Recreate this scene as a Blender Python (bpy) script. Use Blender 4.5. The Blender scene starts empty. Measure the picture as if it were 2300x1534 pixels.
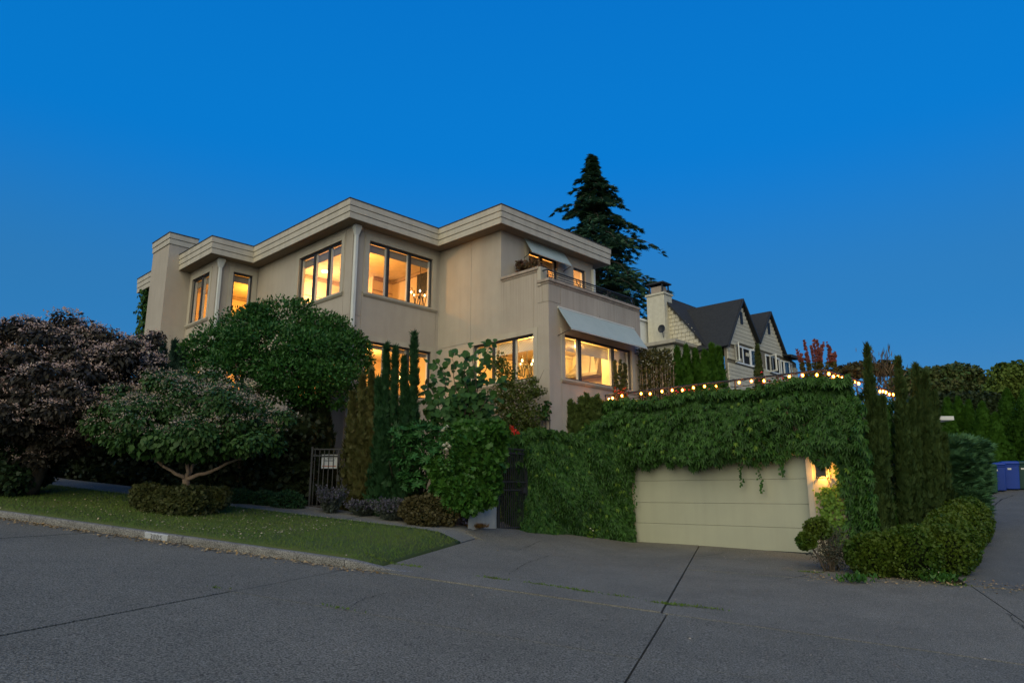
import bpy, bmesh, math, random
import numpy as np
from mathutils import Vector, Matrix
R = math.radians
random.seed(7); rng = np.random.default_rng(11)
sc = bpy.context.scene
col = sc.collection

# ------------------------------------------------------------------ camera, sky, light, exposure
F_PX, PITCH, TH, EYE = 1571.0, R(12.24), R(46.1), 1.6
cam = bpy.data.cameras.new('camera'); camo = bpy.data.objects.new('camera', cam); col.objects.link(camo)
camo.location = (0, 0, EYE); camo.rotation_euler = (R(90) + PITCH, 0, 0)
cam.sensor_fit = 'HORIZONTAL'; cam.sensor_width = 36; cam.lens = F_PX / 2300 * 36
cam.clip_start = .1; cam.clip_end = 3000
sc.camera = camo
world = bpy.data.worlds.new('World'); sc.world = world; world.use_nodes = True
wt = world.node_tree; bg = wt.nodes['Background']
sky = wt.nodes.new('ShaderNodeTexSky'); sky.sky_type = 'NISHITA'; sky.sun_disc = False
SUN_EL, SUN_AZ = R(7), R(196)
sky.sun_elevation = SUN_EL; sky.sun_rotation = SUN_AZ; sky.ozone_density = 8; sky.dust_density = .8; sky.air_density = 1
wmx = wt.nodes.new('ShaderNodeMix'); wmx.data_type = 'RGBA'; wmx.inputs[0].default_value = .80
wtc = wt.nodes.new('ShaderNodeTexCoord'); wsx = wt.nodes.new('ShaderNodeSeparateXYZ'); wt.links.new(wtc.outputs['Generated'], wsx.inputs[0])
wrp = wt.nodes.new('ShaderNodeValToRGB'); wt.links.new(wsx.outputs[2], wrp.inputs[0]); wrp.color_ramp.interpolation = 'EASE'
wrp.color_ramp.elements[0].position = .0; wrp.color_ramp.elements[0].color = (.36, .86, 1.5, 1)
wrp.color_ramp.elements[1].position = .80; wrp.color_ramp.elements[1].color = (0, .70, 2.55, 1)
for _p, _c in ((.24, (.12, .80, 1.80, 1)), (.46, (0, .84, 2.65, 1))): wrp.color_ramp.elements.new(_p).color = _c
wt.links.new(wrp.outputs[0], wmx.inputs[7])
wt.links.new(sky.outputs[0], wmx.inputs[6]); wt.links.new(wmx.outputs[2], bg.inputs[0])
bg.inputs[1].default_value = .114
sun = bpy.data.lights.new('sun', 'SUN'); suno = bpy.data.objects.new('sun', sun); col.objects.link(suno)
sun.energy = 1.32; sun.angle = R(75); sun.color = (1, .86, .47)
_az, _el = SUN_AZ, R(30)
_d = Vector((math.sin(_az) * math.cos(_el), math.cos(_az) * math.cos(_el), math.sin(_el)))
suno.rotation_euler = _d.to_track_quat('Z', 'Y').to_euler(); suno.location = (-8, -20, 30)
sc.view_settings.view_transform = 'Standard'; sc.view_settings.look = 'None'
sc.view_settings.exposure = 1.1; sc.view_settings.gamma = 1; sc.view_settings.use_curve_mapping = False
sc.render.engine = 'CYCLES'
sc.cycles.use_denoising = True; sc.cycles.max_bounces = 6; sc.cycles.diffuse_bounces = 3
sc.cycles.transparent_max_bounces = 12; sc.cycles.sample_clamp_indirect = 6; sc.cycles.caustics_reflective = False
sc.cycles.caustics_refractive = False

# ------------------------------------------------------------------ coordinates
UU = np.array([math.cos(TH), math.sin(TH)]); VV = np.array([-math.sin(TH), math.cos(TH)])
SS = np.array([-.9525, .3046]); PP = np.array([.3046, .9525])
def at(px, py, y):
    """point on the line of sight through a photo pixel, y metres ahead"""
    d = np.array([1., 0, 0]) * (px - 1150) / F_PX + np.array([0, -math.sin(PITCH), math.cos(PITCH)]) * (767 - py) / F_PX + np.array([0, math.cos(PITCH), math.sin(PITCH)])
    d = d * y / d[1]
    return np.array([d[0], d[1], d[2] + EYE])
def sm(a, b, x):
    t = np.clip((x - a) / (b - a), 0, 1); return t * t * (3 - 2 * t)
SA = [-40, -10, -6, -3.5, -1.45, 2.9, 5, 6, 9, 40]; AA = [.12, .12, .10, .09, .049, .006, .033, .06, .06, .06]
def hr_sp(s, p, kp=9.7):
    s = np.clip(s, -25, 30)
    return .09 * s + np.where(p > kp, sm(5.2, 5.8, s) * .11, 0) + np.interp(s, SA, AA) * np.clip(p - 9.7, 0, 60)
def hr(x, y, kp=9.7):
    return hr_sp(SS[0] * x + SS[1] * y, PP[0] * x + PP[1] * y, kp)
def gp(px, py):
    d = at(px, py, 1.0) - np.array([0, 0, EYE]); t = np.arange(3, 80, .02)
    x, y, z = d[0] * t, d[1] * t, d[2] * t + EYE
    i = np.argmax(z < hr(x, y)); return np.array([x[i], y[i], z[i]])
def spxy(s, p): return s * SS + p * PP
def uvw(u, v, z): a = u * UU + v * VV; return np.array([a[0], a[1], z])
def nrm(a): return a / (np.linalg.norm(a, axis=-1, keepdims=True) + 1e-9)

# ------------------------------------------------------------------ materials
def M(name, c, c2=None, scale=4, rough=.75, bump=0, bscale=40, island=0, streak=0, spec=.3, metal=0, stretch=None, contrast=.25, trans=0, speck=0, coord='Object'):
    m = bpy.data.materials.new(name); m.use_nodes = True; nt = m.node_tree; N = nt.nodes; L = nt.links
    b = N['Principled BSDF']; b.inputs['Roughness'].default_value = rough; b.inputs['Metallic'].default_value = metal
    b.inputs['Specular IOR Level'].default_value = spec
    c2 = c2 or tuple(x * .7 for x in c)
    tc = N.new('ShaderNodeTexCoord'); vec = tc.outputs[coord]
    if stretch:
        mp = N.new('ShaderNodeMapping'); mp.inputs['Scale'].default_value = stretch; L.new(vec, mp.inputs[0]); svec = mp.outputs[0]
    else: svec = vec
    nz = N.new('ShaderNodeTexNoise'); nz.inputs['Scale'].default_value = scale; nz.inputs['Detail'].default_value = 6; nz.inputs['Roughness'].default_value = .65
    L.new(svec, nz.inputs['Vector'])
    mr = N.new('ShaderNodeMapRange'); mr.inputs[1].default_value = .5 - contrast; mr.inputs[2].default_value = .5 + contrast
    L.new(nz.outputs[0], mr.inputs[0]); fac = mr.outputs[0]
    if island:
        g = N.new('ShaderNodeNewGeometry'); oi = N.new('ShaderNodeObjectInfo')
        ad = N.new('ShaderNodeMath'); ad.operation = 'ADD'; L.new(g.outputs['Random Per Island'], ad.inputs[0]); L.new(oi.outputs['Random'], ad.inputs[1])
        fr = N.new('ShaderNodeMath'); fr.operation = 'FRACT'; L.new(ad.outputs[0], fr.inputs[0])
        mxf = N.new('ShaderNodeMix'); mxf.inputs[0].default_value = island; L.new(fac, mxf.inputs[2]); L.new(fr.outputs[0], mxf.inputs[3]); fac = mxf.outputs[0]
    mx = N.new('ShaderNodeMix'); mx.data_type = 'RGBA'; mx.inputs[6].default_value = (*c, 1); mx.inputs[7].default_value = (*c2, 1)
    L.new(fac, mx.inputs[0]); out = mx.outputs[2]
    if streak:
        mp2 = N.new('ShaderNodeMapping'); mp2.inputs['Scale'].default_value = (4, 4, .5); L.new(vec, mp2.inputs[0])
        n2 = N.new('ShaderNodeTexNoise'); n2.inputs['Scale'].default_value = 1.1; n2.inputs['Detail'].default_value = 5; L.new(mp2.outputs[0], n2.inputs['Vector'])
        m2 = N.new('ShaderNodeMapRange'); m2.inputs[1].default_value = .42; m2.inputs[2].default_value = .85; m2.inputs[4].default_value = streak; L.new(n2.outputs[0], m2.inputs[0])
        x2 = N.new('ShaderNodeMix'); x2.data_type = 'RGBA'; x2.inputs[7].default_value = (*[v * .45 for v in c], 1); L.new(out, x2.inputs[6]); L.new(m2.outputs[0], x2.inputs[0]); out = x2.outputs[2]
    if speck:
        vo = N.new('ShaderNodeTexNoise'); vo.inputs['Scale'].default_value = speck; vo.inputs['Detail'].default_value = 2; L.new(vec, vo.inputs['Vector'])
        m3 = N.new('ShaderNodeMapRange'); m3.inputs[1].default_value = .36; m3.inputs[2].default_value = .66; m3.inputs[3].default_value = .42; m3.inputs[4].default_value = 1.75; L.new(vo.outputs[0], m3.inputs[0])
        x3 = N.new('ShaderNodeMix'); x3.data_type = 'RGBA'; x3.blend_type = 'MULTIPLY'; x3.inputs[0].default_value = .9; L.new(out, x3.inputs[6]); L.new(m3.outputs[0], x3.inputs[7]); out = x3.outputs[2]
    L.new(out, b.inputs['Base Color'])
    if bump:
        nb = N.new('ShaderNodeTexNoise'); nb.inputs['Scale'].default_value = bscale; nb.inputs['Detail'].default_value = 4; L.new(vec, nb.inputs['Vector'])
        bp = N.new('ShaderNodeBump'); bp.inputs['Strength'].default_value = bump; bp.inputs['Distance'].default_value = .02; L.new(nb.outputs[0], bp.inputs['Height']); L.new(bp.outputs[0], b.inputs['Normal'])
    if trans:
        tr = N.new('ShaderNodeBsdfTranslucent'); L.new(out, tr.inputs[0]); ms = N.new('ShaderNodeMixShader'); ms.inputs[0].default_value = trans
        L.new(b.outputs[0], ms.inputs[1]); L.new(tr.outputs[0], ms.inputs[2]); L.new(ms.outputs[0], N['Material Output'].inputs[0])
    return m
def emit(name, c, s):
    m = bpy.data.materials.new(name); m.use_nodes = True; nt = m.node_tree; nt.nodes.clear()
    e = nt.nodes.new('ShaderNodeEmission'); e.inputs[0].default_value = (*c, 1); e.inputs[1].default_value = s
    o = nt.nodes.new('ShaderNodeOutputMaterial'); nt.links.new(e.outputs[0], o.inputs[0]); return m
def glass(name, tint=(1, 1, 1), boost=1.0):
    m = bpy.data.materials.new(name); m.use_nodes = True; nt = m.node_tree; nt.nodes.clear()
    t = nt.nodes.new('ShaderNodeBsdfTransparent'); t.inputs[0].default_value = (*tint, 1)
    g = nt.nodes.new('ShaderNodeBsdfGlossy'); g.inputs['Roughness'].default_value = .01
    fr = nt.nodes.new('ShaderNodeFresnel'); fr.inputs[0].default_value = 1.5
    mu = nt.nodes.new('ShaderNodeMath'); mu.operation = 'MULTIPLY'; mu.inputs[1].default_value = boost; nt.links.new(fr.outputs[0], mu.inputs[0])
    ge = nt.nodes.new('ShaderNodeNewGeometry'); iv = nt.nodes.new('ShaderNodeMath'); iv.operation = 'SUBTRACT'; iv.inputs[0].default_value = 1; nt.links.new(ge.outputs['Backfacing'], iv.inputs[1])
    m2 = nt.nodes.new('ShaderNodeMath'); m2.operation = 'MULTIPLY'; nt.links.new(mu.outputs[0], m2.inputs[0]); nt.links.new(iv.outputs[0], m2.inputs[1]); mu = m2
    x = nt.nodes.new('ShaderNodeMixShader'); o = nt.nodes.new('ShaderNodeOutputMaterial')
    nt.links.new(mu.outputs[0], x.inputs[0]); nt.links.new(t.outputs[0], x.inputs[1]); nt.links.new(g.outputs[0], x.inputs[2]); nt.links.new(x.outputs[0], o.inputs[0]); return m
def lattice(name):
    m = M(name, (.75, .72, .62), (.65, .62, .52), rough=.9); nt = m.node_tree; N = nt.nodes; L = nt.links
    tc = N.new('ShaderNodeTexCoord'); sx = N.new('ShaderNodeSeparateXYZ'); L.new(tc.outputs['Object'], sx.inputs[0])
    def mth(op, a, b=None):
        n = N.new('ShaderNodeMath'); n.operation = op
        for i, v in ((0, a), (1, b)):
            if v is None: continue
            if isinstance(v, (int, float)): n.inputs[i].default_value = v
            else: L.new(v, n.inputs[i])
        return n.outputs[0]
    h = mth('ADD', sx.outputs[0], sx.outputs[1])
    a = mth('MULTIPLY', h, 52); z = mth('MULTIPLY', sx.outputs[2], 32)
    v = mth('MULTIPLY', mth('SINE', mth('ADD', a, z)), mth('SINE', mth('SUBTRACT', a, z)))
    lt = mth('GREATER_THAN', mth('ABSOLUTE', v), .22)
    tr = N.new('ShaderNodeBsdfTransparent'); tl = N.new('ShaderNodeBsdfTranslucent'); tl.inputs[0].default_value = (.75, .7, .55, 1)
    m1 = N.new('ShaderNodeMixShader'); m1.inputs[0].default_value = .05; L.new(N['Principled BSDF'].outputs[0], m1.inputs[1]); L.new(tl.outputs[0], m1.inputs[2])
    m2 = N.new('ShaderNodeMixShader'); fc = mth('MULTIPLY', lt, .45); L.new(fc, m2.inputs[0]); L.new(m1.outputs[0], m2.inputs[1]); L.new(tr.outputs[0], m2.inputs[2])
    L.new(m2.outputs[0], N['Material Output'].inputs[0]); return m

STUCCO = M('stucco', (.435, .388, .332), (.368, .326, .276), scale=.9, rough=.92, bump=.25, bscale=120, streak=.22, spec=.15)
STUCCO2 = M('stucco_trim', (.45, .415, .345), (.38, .345, .285), scale=3, rough=.9, bump=.2, bscale=140, streak=.3, spec=.15)
BOARD = M('painted_board', (.50, .46, .385), (.42, .385, .315), scale=3, rough=.7, stretch=(1, 1, 4), streak=.5, bump=.08, bscale=60)
SOFFIT = M('soffit', (.27, .225, .17), (.22, .185, .14), scale=3, rough=.85)
ROOFING = M('roofing', (.06, .06, .06), rough=.9, bump=.3)
BLACKFRAME = M('dark_frame', (.018, .02, .026), (.03, .032, .04), rough=.45, spec=.4)
WHITEPIPE = M('white_metal', (.62, .63, .60), (.54, .55, .53), scale=3, rough=.5, streak=.2)
COPING = M('stone_coping', (.40, .335, .28), (.24, .20, .165), scale=6, rough=.9, bump=.4, bscale=70, streak=.5)
CANVAS = M('awning_canvas', (.40, .47, .46), (.35, .42, .42), scale=2, rough=.9, bump=.1, bscale=200, trans=.12)
INWALL = M('room_paint', (.72, .58, .40), (.68, .54, .36), rough=.85)
INCEIL = M('ceiling_paint', (.70, .56, .36), rough=.85)
CROWN = M('moulding_paint', (.42, .30, .19), rough=.7)
WOODFLOOR = M('wood_floor', (.25, .14, .07), rough=.5)
PANE = glass('window_glass', boost=1.25)
STEEL = M('range_steel', (.27, .25, .22), (.22, .20, .18), rough=.5, metal=.25)
STEELD = M('dark_steel', (.22, .20, .18), rough=.4, metal=.5)
BULBMAT = emit('warm_bulb', (1, .36, .06), 60)
GLOBE = bpy.data.materials.new('halo_globe'); GLOBE.use_nodes = True; _g = GLOBE.node_tree; _g.nodes.clear()  # globe emits by itself to paint an orange halo round the filament
_t = _g.nodes.new('ShaderNodeBsdfTransparent'); _t.inputs[0].default_value = (1, .75, .45, 1); _em = _g.nodes.new('ShaderNodeEmission'); _em.inputs[0].default_value = (1, .27, .02, 1); _em.inputs[1].default_value = .75
_a = _g.nodes.new('ShaderNodeAddShader'); _o = _g.nodes.new('ShaderNodeOutputMaterial'); _g.links.new(_t.outputs[0], _a.inputs[0]); _g.links.new(_em.outputs[0], _a.inputs[1]); _g.links.new(_a.outputs[0], _o.inputs[0])
LAMPMAT = emit('interior_lamp', (1, .70, .32), 5)
CONCRETE = M('concrete', (.30, .29, .27), (.20, .19, .18), scale=3, rough=.9, bump=.3, bscale=80, streak=.4)
ROADM = M('road_concrete', (.172, .162, .134), (.122, .116, .096), scale=.7, rough=.9, bump=.8, bscale=95, speck=58, spec=.2)
DRIVEM = M('driveway_concrete', (.172, .163, .138), (.112, .107, .091), scale=.8, rough=.92, bump=.4, bscale=90, speck=80, spec=.15)
ASPH = M('alley_asphalt', (.120, .118, .108), (.088, .087, .080), scale=1.5, rough=.92, bump=.5, bscale=110, speck=90)
WALKM = M('sidewalk_concrete', (.165, .163, .146), (.115, .114, .102), scale=1.2, rough=.9, bump=.3, bscale=130, speck=140)
KERBM = M('kerb_concrete', (.19, .185, .175), (.10, .097, .09), scale=4, rough=.9, bump=.5, bscale=70, speck=60)
SOIL = M('soil', (.045, .034, .024), (.025, .019, .014), scale=9, rough=1, bump=.8, bscale=30)
LAWNM = M('lawn', (.040, .078, .018), (.075, .085, .028), scale=1.1, rough=.95, bump=.8, bscale=60)
BLADE = M('grass_blade', (.055, .135, .016), (.115, .140, .034), scale=.9, rough=.8, island=.4, spec=.2)
LITTER = M('dry_leaf', (.28, .17, .07), (.36, .27, .14), rough=.9, island=.9)
PETALLIT = M('pale_petal', (.42, .36, .27), (.32, .25, .17), rough=.9, island=.9)
BARK = M('bark', (.10, .08, .06), (.055, .043, .033), scale=8, rough=.95, bump=.8, bscale=30, stretch=(2, 2, .5))
PALEBARK = M('pale_bark', (.30, .22, .165), (.20, .14, .105), scale=7, rough=.9, bump=.6, bscale=40)
IRON = M('wrought_iron', (.018, .020, .024), (.03, .032, .036), rough=.55, spec=.4)
def leafm(n, a, b, sc_=1.2, rough=.5, isl=.65, tr=.18, con=.25): return M(n, a, b, scale=sc_, rough=rough, island=isl, trans=tr, spec=.2, contrast=con)
IVYL = leafm('ivy_leaf', (.006, .027, .006), (.050, .135, .020), 1.4, rough=.5, tr=.08)
IVYLIT = leafm('lit_young_ivy_leaf', (.07, .16, .02), (.15, .23, .03))  # lantern light put into a brighter leaf colour, shared by young leaves
ARBL = leafm('arbutus_leaf', (.016, .068, .014), (.044, .125, .022), 1.0, .45)
GLORYL = leafm('glory_leaf', (.022, .060, .014), (.045, .100, .022), .9)
PURPLEL = leafm('purple_leaf', (.026, .026, .02), (.055, .046, .036), .9)
BLOSSOM = leafm('pink_blossom', (.36, .22, .20), (.52, .42, .36), .9, .8, .8)
BLOSSOM2 = leafm('white_blossom', (.42, .38, .30), (.30, .20, .16), .9, .8, .8)
HEDGEL = leafm('hedge_leaf', (.010, .020, .009), (.022, .032, .012), 1.2)
YEWL = leafm('yew_leaf', (.012, .048, .018), (.030, .078, .028), 1.5)
GOLDL = leafm('golden_yew_leaf', (.050, .068, .018), (.105, .092, .034), 1.5)
BIGL = leafm('redbud_leaf', (.016, .056, .014), (.046, .112, .022), 1.0, .6)
MAPLEL = leafm('maple_leaf', (.040, .078, .012), (.088, .098, .018), 1.3)
RHODL = leafm('rhododendron_leaf', (.018, .078, .020), (.042, .125, .030), 1.4, .45)
CHOIL = leafm('choisya_leaf', (.016, .070, .012), (.062, .150, .022), 1.3, .4)
BROWNL = leafm('brown_shrub_leaf', (.050, .052, .020), (.085, .066, .028), 2)
BOXL = leafm('boxwood_leaf', (.030, .052, .014), (.092, .090, .034), 2.0)
BOXR = leafm('clipped_hedge_leaf', (.016, .060, .006), (.085, .118, .012), 1.5, isl=.4, con=.16)
LAVL = leafm('sage_leaf', (.055, .075, .060), (.08, .09, .075), 2)
LAVF = leafm('lavender_flower', (.085, .085, .12), (.12, .11, .15), 2)
CYPL = leafm('cypress_leaf', (.020, .050, .014), (.050, .078, .018), 1.1, .7)
JUNL = leafm('juniper_leaf', (.040, .115, .050), (.075, .165, .070), 1.4, .6)
ARVL = leafm('arborvitae_leaf', (.020, .070, .004), (.042, .115, .008), 1.2, .7)
CONL = leafm('conifer_needle', (.034, .092, .054), (.060, .130, .064), 1.0, .7)
FARL = leafm('far_leaf', (.032, .085, .022), (.095, .085, .028), .5, .7)
FARL2 = leafm('far_yellow_leaf', (.060, .115, .018), (.12, .16, .03), .6, .7)
REDL = leafm('red_leaf', (.24, .075, .085), (.15, .07, .045), 1.8)
BAML = leafm('bamboo_leaf', (.052, .066, .016), (.09, .075, .025), 2)
PINKF = leafm('pink_rose', (.45, .05, .12), (.55, .10, .15), 2)
REDF = leafm('red_flower', (.5, .03, .02), (.55, .06, .03), 2)
WHITEF = leafm('white_rose', (.75, .68, .50), (.8, .78, .68), 2)

COREM = M('dark_core', (.014, .022, .008), (.008, .012, .005), scale=30, rough=1, bump=1, bscale=25, spec=.05)  # dark fill added inside the crowns, no separate wood modelled in it
# ------------------------------------------------------------------ object helpers
def mesh_np(name, V, T):
    me = bpy.data.meshes.new(name); V = np.asarray(V, dtype=np.float32); T = np.asarray(T, dtype=np.int32)
    me.vertices.add(len(V)); me.vertices.foreach_set('co', V.ravel())
    me.loops.add(T.size); me.loops.foreach_set('vertex_index', T.ravel())
    me.polygons.add(len(T)); me.polygons.foreach_set('loop_start', np.arange(0, T.size, T.shape[1], dtype=np.int32))
    me.update(calc_edges=True); return me
def link(name, me, mat, parent=None, smooth=False):
    o = bpy.data.objects.new(name, me); col.objects.link(o)
    if mat is not None and not me.materials: me.materials.append(mat)
    if parent is not None:
        o.parent = parent
        if parent.type == 'EMPTY' and 'org' in ORG.get(parent.name, {}): o.location = [-c for c in ORG[parent.name]['org']]
    if smooth: me.shade_smooth()
    return o
ORG = {}
def tag(o, label=None, cat=None, group=None, kind=None):
    if label: o['label'] = label
    if cat: o['category'] = cat
    if group: o['group'] = group
    if kind: o['kind'] = kind
    return o
def thing(name, label, cat, org=(0, 0, 0), rot=0, group=None):
    e = bpy.data.objects.new(name, None); col.objects.link(e); e.empty_display_size = .3
    org = [float(c) for c in org]
    c, s = math.cos(rot), math.sin(rot)
    e.location = (org[0] * c - org[1] * s, org[0] * s + org[1] * c, org[2]); e.rotation_euler = (0, 0, rot)
    ORG[e.name] = {'org': org}
    return tag(e, label, cat, group)
class MB:
    def __init__(s): s.v = []; s.f = []
    def add(s, vs, fs):
        n = len(s.v); s.v += [tuple(map(float, p)) for p in vs]; s.f += [tuple(i + n for i in f) for f in fs]; return s
    def box(s, a, b):
        x0, y0, z0 = a; x1, y1, z1 = b
        return s.add([(x0, y0, z0), (x1, y0, z0), (x1, y1, z0), (x0, y1, z0), (x0, y0, z1), (x1, y0, z1), (x1, y1, z1), (x0, y1, z1)],
                     [(0, 3, 2, 1), (4, 5, 6, 7), (0, 1, 5, 4), (1, 2, 6, 5), (2, 3, 7, 6), (3, 0, 4, 7)])
    def prism(s, poly, z0, z1):
        n = len(poly)
        return s.add([(p[0], p[1], z0) for p in poly] + [(p[0], p[1], z1) for p in poly],
                     [tuple(range(n - 1, -1, -1)), tuple(range(n, 2 * n))] + [(i, (i + 1) % n, (i + 1) % n + n, i + n) for i in range(n)])
    def tube(s, pts, rad, n=7, cap=True):
        pts = [Vector(map(float, p)) for p in pts]; rad = rad if hasattr(rad, '__len__') else [rad] * len(pts)
        vs = []; fs = []
        prev = None
        for i, p in enumerate(pts):
            d = (pts[min(i + 1, len(pts) - 1)] - pts[max(i - 1, 0)]).normalized()
            a = prev - d * prev.dot(d) if prev is not None else d.orthogonal()
            if a.length < 1e-4: a = d.orthogonal()
            a.normalize(); prev = a; b = d.cross(a)
            for k in range(n):
                t = 2 * math.pi * k / n; vs.append(p + (a * math.cos(t) + b * math.sin(t)) * rad[i])
        for i in range(len(pts) - 1):
            for k in range(n):
                fs.append((i * n + k, i * n + (k + 1) % n, (i + 1) * n + (k + 1) % n, (i + 1) * n + k))
        if cap: fs += [tuple(range(n - 1, -1, -1)), tuple(range((len(pts) - 1) * n, len(pts) * n))]
        return s.add(vs, fs)
    def lathe(s, prof, c=(0, 0, 0), n=16):
        vs = [(c[0] + r * math.cos(2 * math.pi * k / n), c[1] + r * math.sin(2 * math.pi * k / n), c[2] + z) for r, z in prof for k in range(n)]
        fs = [(i * n + k, i * n + (k + 1) % n, (i + 1) * n + (k + 1) % n, (i + 1) * n + k) for i in range(len(prof) - 1) for k in range(n)]
        return s.add(vs, fs + [tuple(range(n - 1, -1, -1)), tuple(range((len(prof) - 1) * n, len(prof) * n))])
    def build(s, name, mat, parent=None, smooth=False, bevel=0):
        me = bpy.data.meshes.new(name); me.from_pydata(s.v, [], s.f); me.update()
        o = link(name, me, mat, parent, smooth)
        if bevel:
            bm = o.modifiers.new('edge', 'BEVEL'); bm.width = bevel; bm.segments = 1; bm.limit_method = 'ANGLE'
        return o
_unit = {}
def piece(name, mat, parent, a, b, label=None, rot=None):
    """one box between corners a and b; all boxes of a material share one mesh"""
    if mat.name not in _unit:
        m = MB().box((-.5, -.5, -.5), (.5, .5, .5)); me = bpy.data.meshes.new('box_' + mat.name); me.from_pydata(m.v, [], m.f); me.materials.append(mat); _unit[mat.name] = me
    o = bpy.data.objects.new(name, _unit[mat.name]); col.objects.link(o); o.parent = parent
    c = [(p + q) / 2 for p, q in zip(a, b)]
    if parent.type == 'EMPTY' and parent.name in ORG: c = [x - y for x, y in zip(c, ORG[parent.name]['org'])]
    o.location = c; o.scale = [abs(q - p) for p, q in zip(a, b)]
    if rot: o.rotation_euler = rot
    if label: o['label'] = label
    return o
def bar(name, mat, parent, a, b, r, n=6):
    return MB().tube([a, b], r, n).build(name, mat, parent)

# leaf templates: x width, y along the leaf, z up
def tl_lance(w=.22, f=.06): return np.array([(0, 0, 0), (-w, .45, f), (0, 1, 0), (w, .45, f)], float), np.array([(0, 2, 1), (0, 3, 2)])
def tl_broad(w=.42): return np.array([(0, 0, 0), (-w * .8, .16, .05), (-w, .46, .07), (0, 1, -.08), (w, .46, .07), (w * .8, .16, .05), (0, .45, 0)], float), np.array([(6, 1, 0), (6, 2, 1), (6, 3, 2), (6, 4, 3), (6, 5, 4), (6, 0, 5)])
def tl_fan(angs, lens, w=.16, droop=-.12):
    vs = []; fs = []
    for a, l in zip(angs, lens):
        a = R(a); n = len(vs); d = np.array([math.sin(a), math.cos(a), 0]); r = np.array([math.cos(a), -math.sin(a), 0])
        vs += [(0, 0, 0), tuple(d * l * .5 - r * w * l + np.array([0, 0, .05])), tuple(d * l + np.array([0, 0, droop * l])), tuple(d * l * .5 + r * w * l + np.array([0, 0, .05]))]
        fs += [(n, n + 2, n + 1), (n, n + 3, n + 2)]
    return np.array(vs, float), np.array(fs)
T_LANCE, T_NEEDLE, T_BROAD = tl_lance(), tl_lance(.10, .02), tl_broad()
T_IVY = tl_fan((-62, -31, 0, 31, 62), (.55, .85, 1, .85, .55), .15, -.25)
T_TUFT = tl_fan((-60, -30, 0, 30, 60), (.7, .9, 1, .9, .7), .22, .1)
T_SPRAY = tl_fan((-55, -30, -10, 12, 32, 52), (.6, .8, 1, .95, .8, .6), .09, -.05)
T_STAR = tl_fan((0, 72, 144, 216, 288), (.5,) * 5, .3, .05)
def leaf_frames(D, Nn):
    D = nrm(D); X = nrm(np.cross(D, Nn)); Z = np.cross(X, D); return X, D, Z
def cloud(name, P, D, Nn, size, tmpl, mat, parent, singles=0, kind=None, near=True):
    """a mass of leaves as one mesh; the nearest 'singles' leaves become parts of their own"""
    tv, tf = tmpl; X, Y, Z = leaf_frames(D, Nn); size = np.broadcast_to(np.asarray(size, float), (len(P),))
    org = np.array(ORG[parent.name]['org']) if parent is not None and parent.name in ORG else np.zeros(3)
    idx = np.arange(len(P))
    if singles:
        order = np.argsort(np.linalg.norm(P - np.array([0, 0, EYE]), axis=1) - 2.0 * size); cand = order[:max(singles * 4, singles)]
        pick = rng.permutation(cand)[:singles]; idx = np.setdiff1d(idx, pick)
        me = mesh_np('leaf_' + mat.name, tv, tf); me.materials.append(mat)
        for i in pick:
            o = bpy.data.objects.new('leaf', me); col.objects.link(o); o.parent = parent
            m = Matrix.Identity(4); s = float(size[i])
            for r in range(3):
                m[r][0] = X[i][r] * s; m[r][1] = Y[i][r] * s; m[r][2] = Z[i][r] * s; m[r][3] = P[i][r] - org[r]
            o.matrix_local = m
    k = len(tv); n = len(idx)
    V = P[idx, None, :] + size[idx, None, None] * (tv[None, :, 0:1] * X[idx, None, :] + tv[None, :, 1:2] * Y[idx, None, :] + tv[None, :, 2:3] * Z[idx, None, :])
    T = (tf[None] + (np.arange(n) * k)[:, None, None]).reshape(-1, 3)
    o = link(name, mesh_np(name, V.reshape(-1, 3), T), mat, parent)
    if kind: o['kind'] = kind
    return o
def rdir(n): return nrm(rng.normal(size=(n, 3)))
def lump_pts(lumps, n, depth=(.72, 1.05), inside=.62):
    L = np.array([(*c, *r) for c, r in lumps]); w = (L[:, 3] * L[:, 4] + L[:, 3] * L[:, 5] + L[:, 4] * L[:, 5]); w = w / w.sum()
    i = rng.choice(len(L), n, p=w); d = rdir(n); r = rng.uniform(*depth, n)[:, None]
    P = L[i, :3] + d * L[i, 3:] * r; Nn = nrm(d / L[i, 3:])
    keep = np.ones(n, bool)
    if inside:
        for k in range(len(L)):
            q = ((P - L[k, :3]) / L[k, 3:]); keep &= ~((np.einsum('ij,ij->i', q, q) < inside ** 2) & (i != k))
    return P[keep], Nn[keep]
def leafdir(Nn, droop=-.3, out=.6, jit=.8):
    t = np.cross(Nn, rdir(len(Nn))); return nrm(t * jit + Nn * out + np.array([0, 0, droop]))
def PL(px, py, y, rx, ry, rd=None):
    c = at(px, py, y); k = y / F_PX * 1.0; return (tuple(c), (rx * k, rd if rd else rx * k * .8, ry * k * 1.04))
def sub_lumps(lumps, n, f=.45, flat=1.0):
    out = []
    for c, r in lumps:
        for _ in range(n):
            d = rdir(1)[0]; q = np.array(c) + d * np.array(r) * rng.uniform(.6, .85); s = rng.uniform(.75, 1.25) * f
            out.append((tuple(q), (r[0] * s, r[1] * s, r[2] * s * flat)))
    return out
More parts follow.
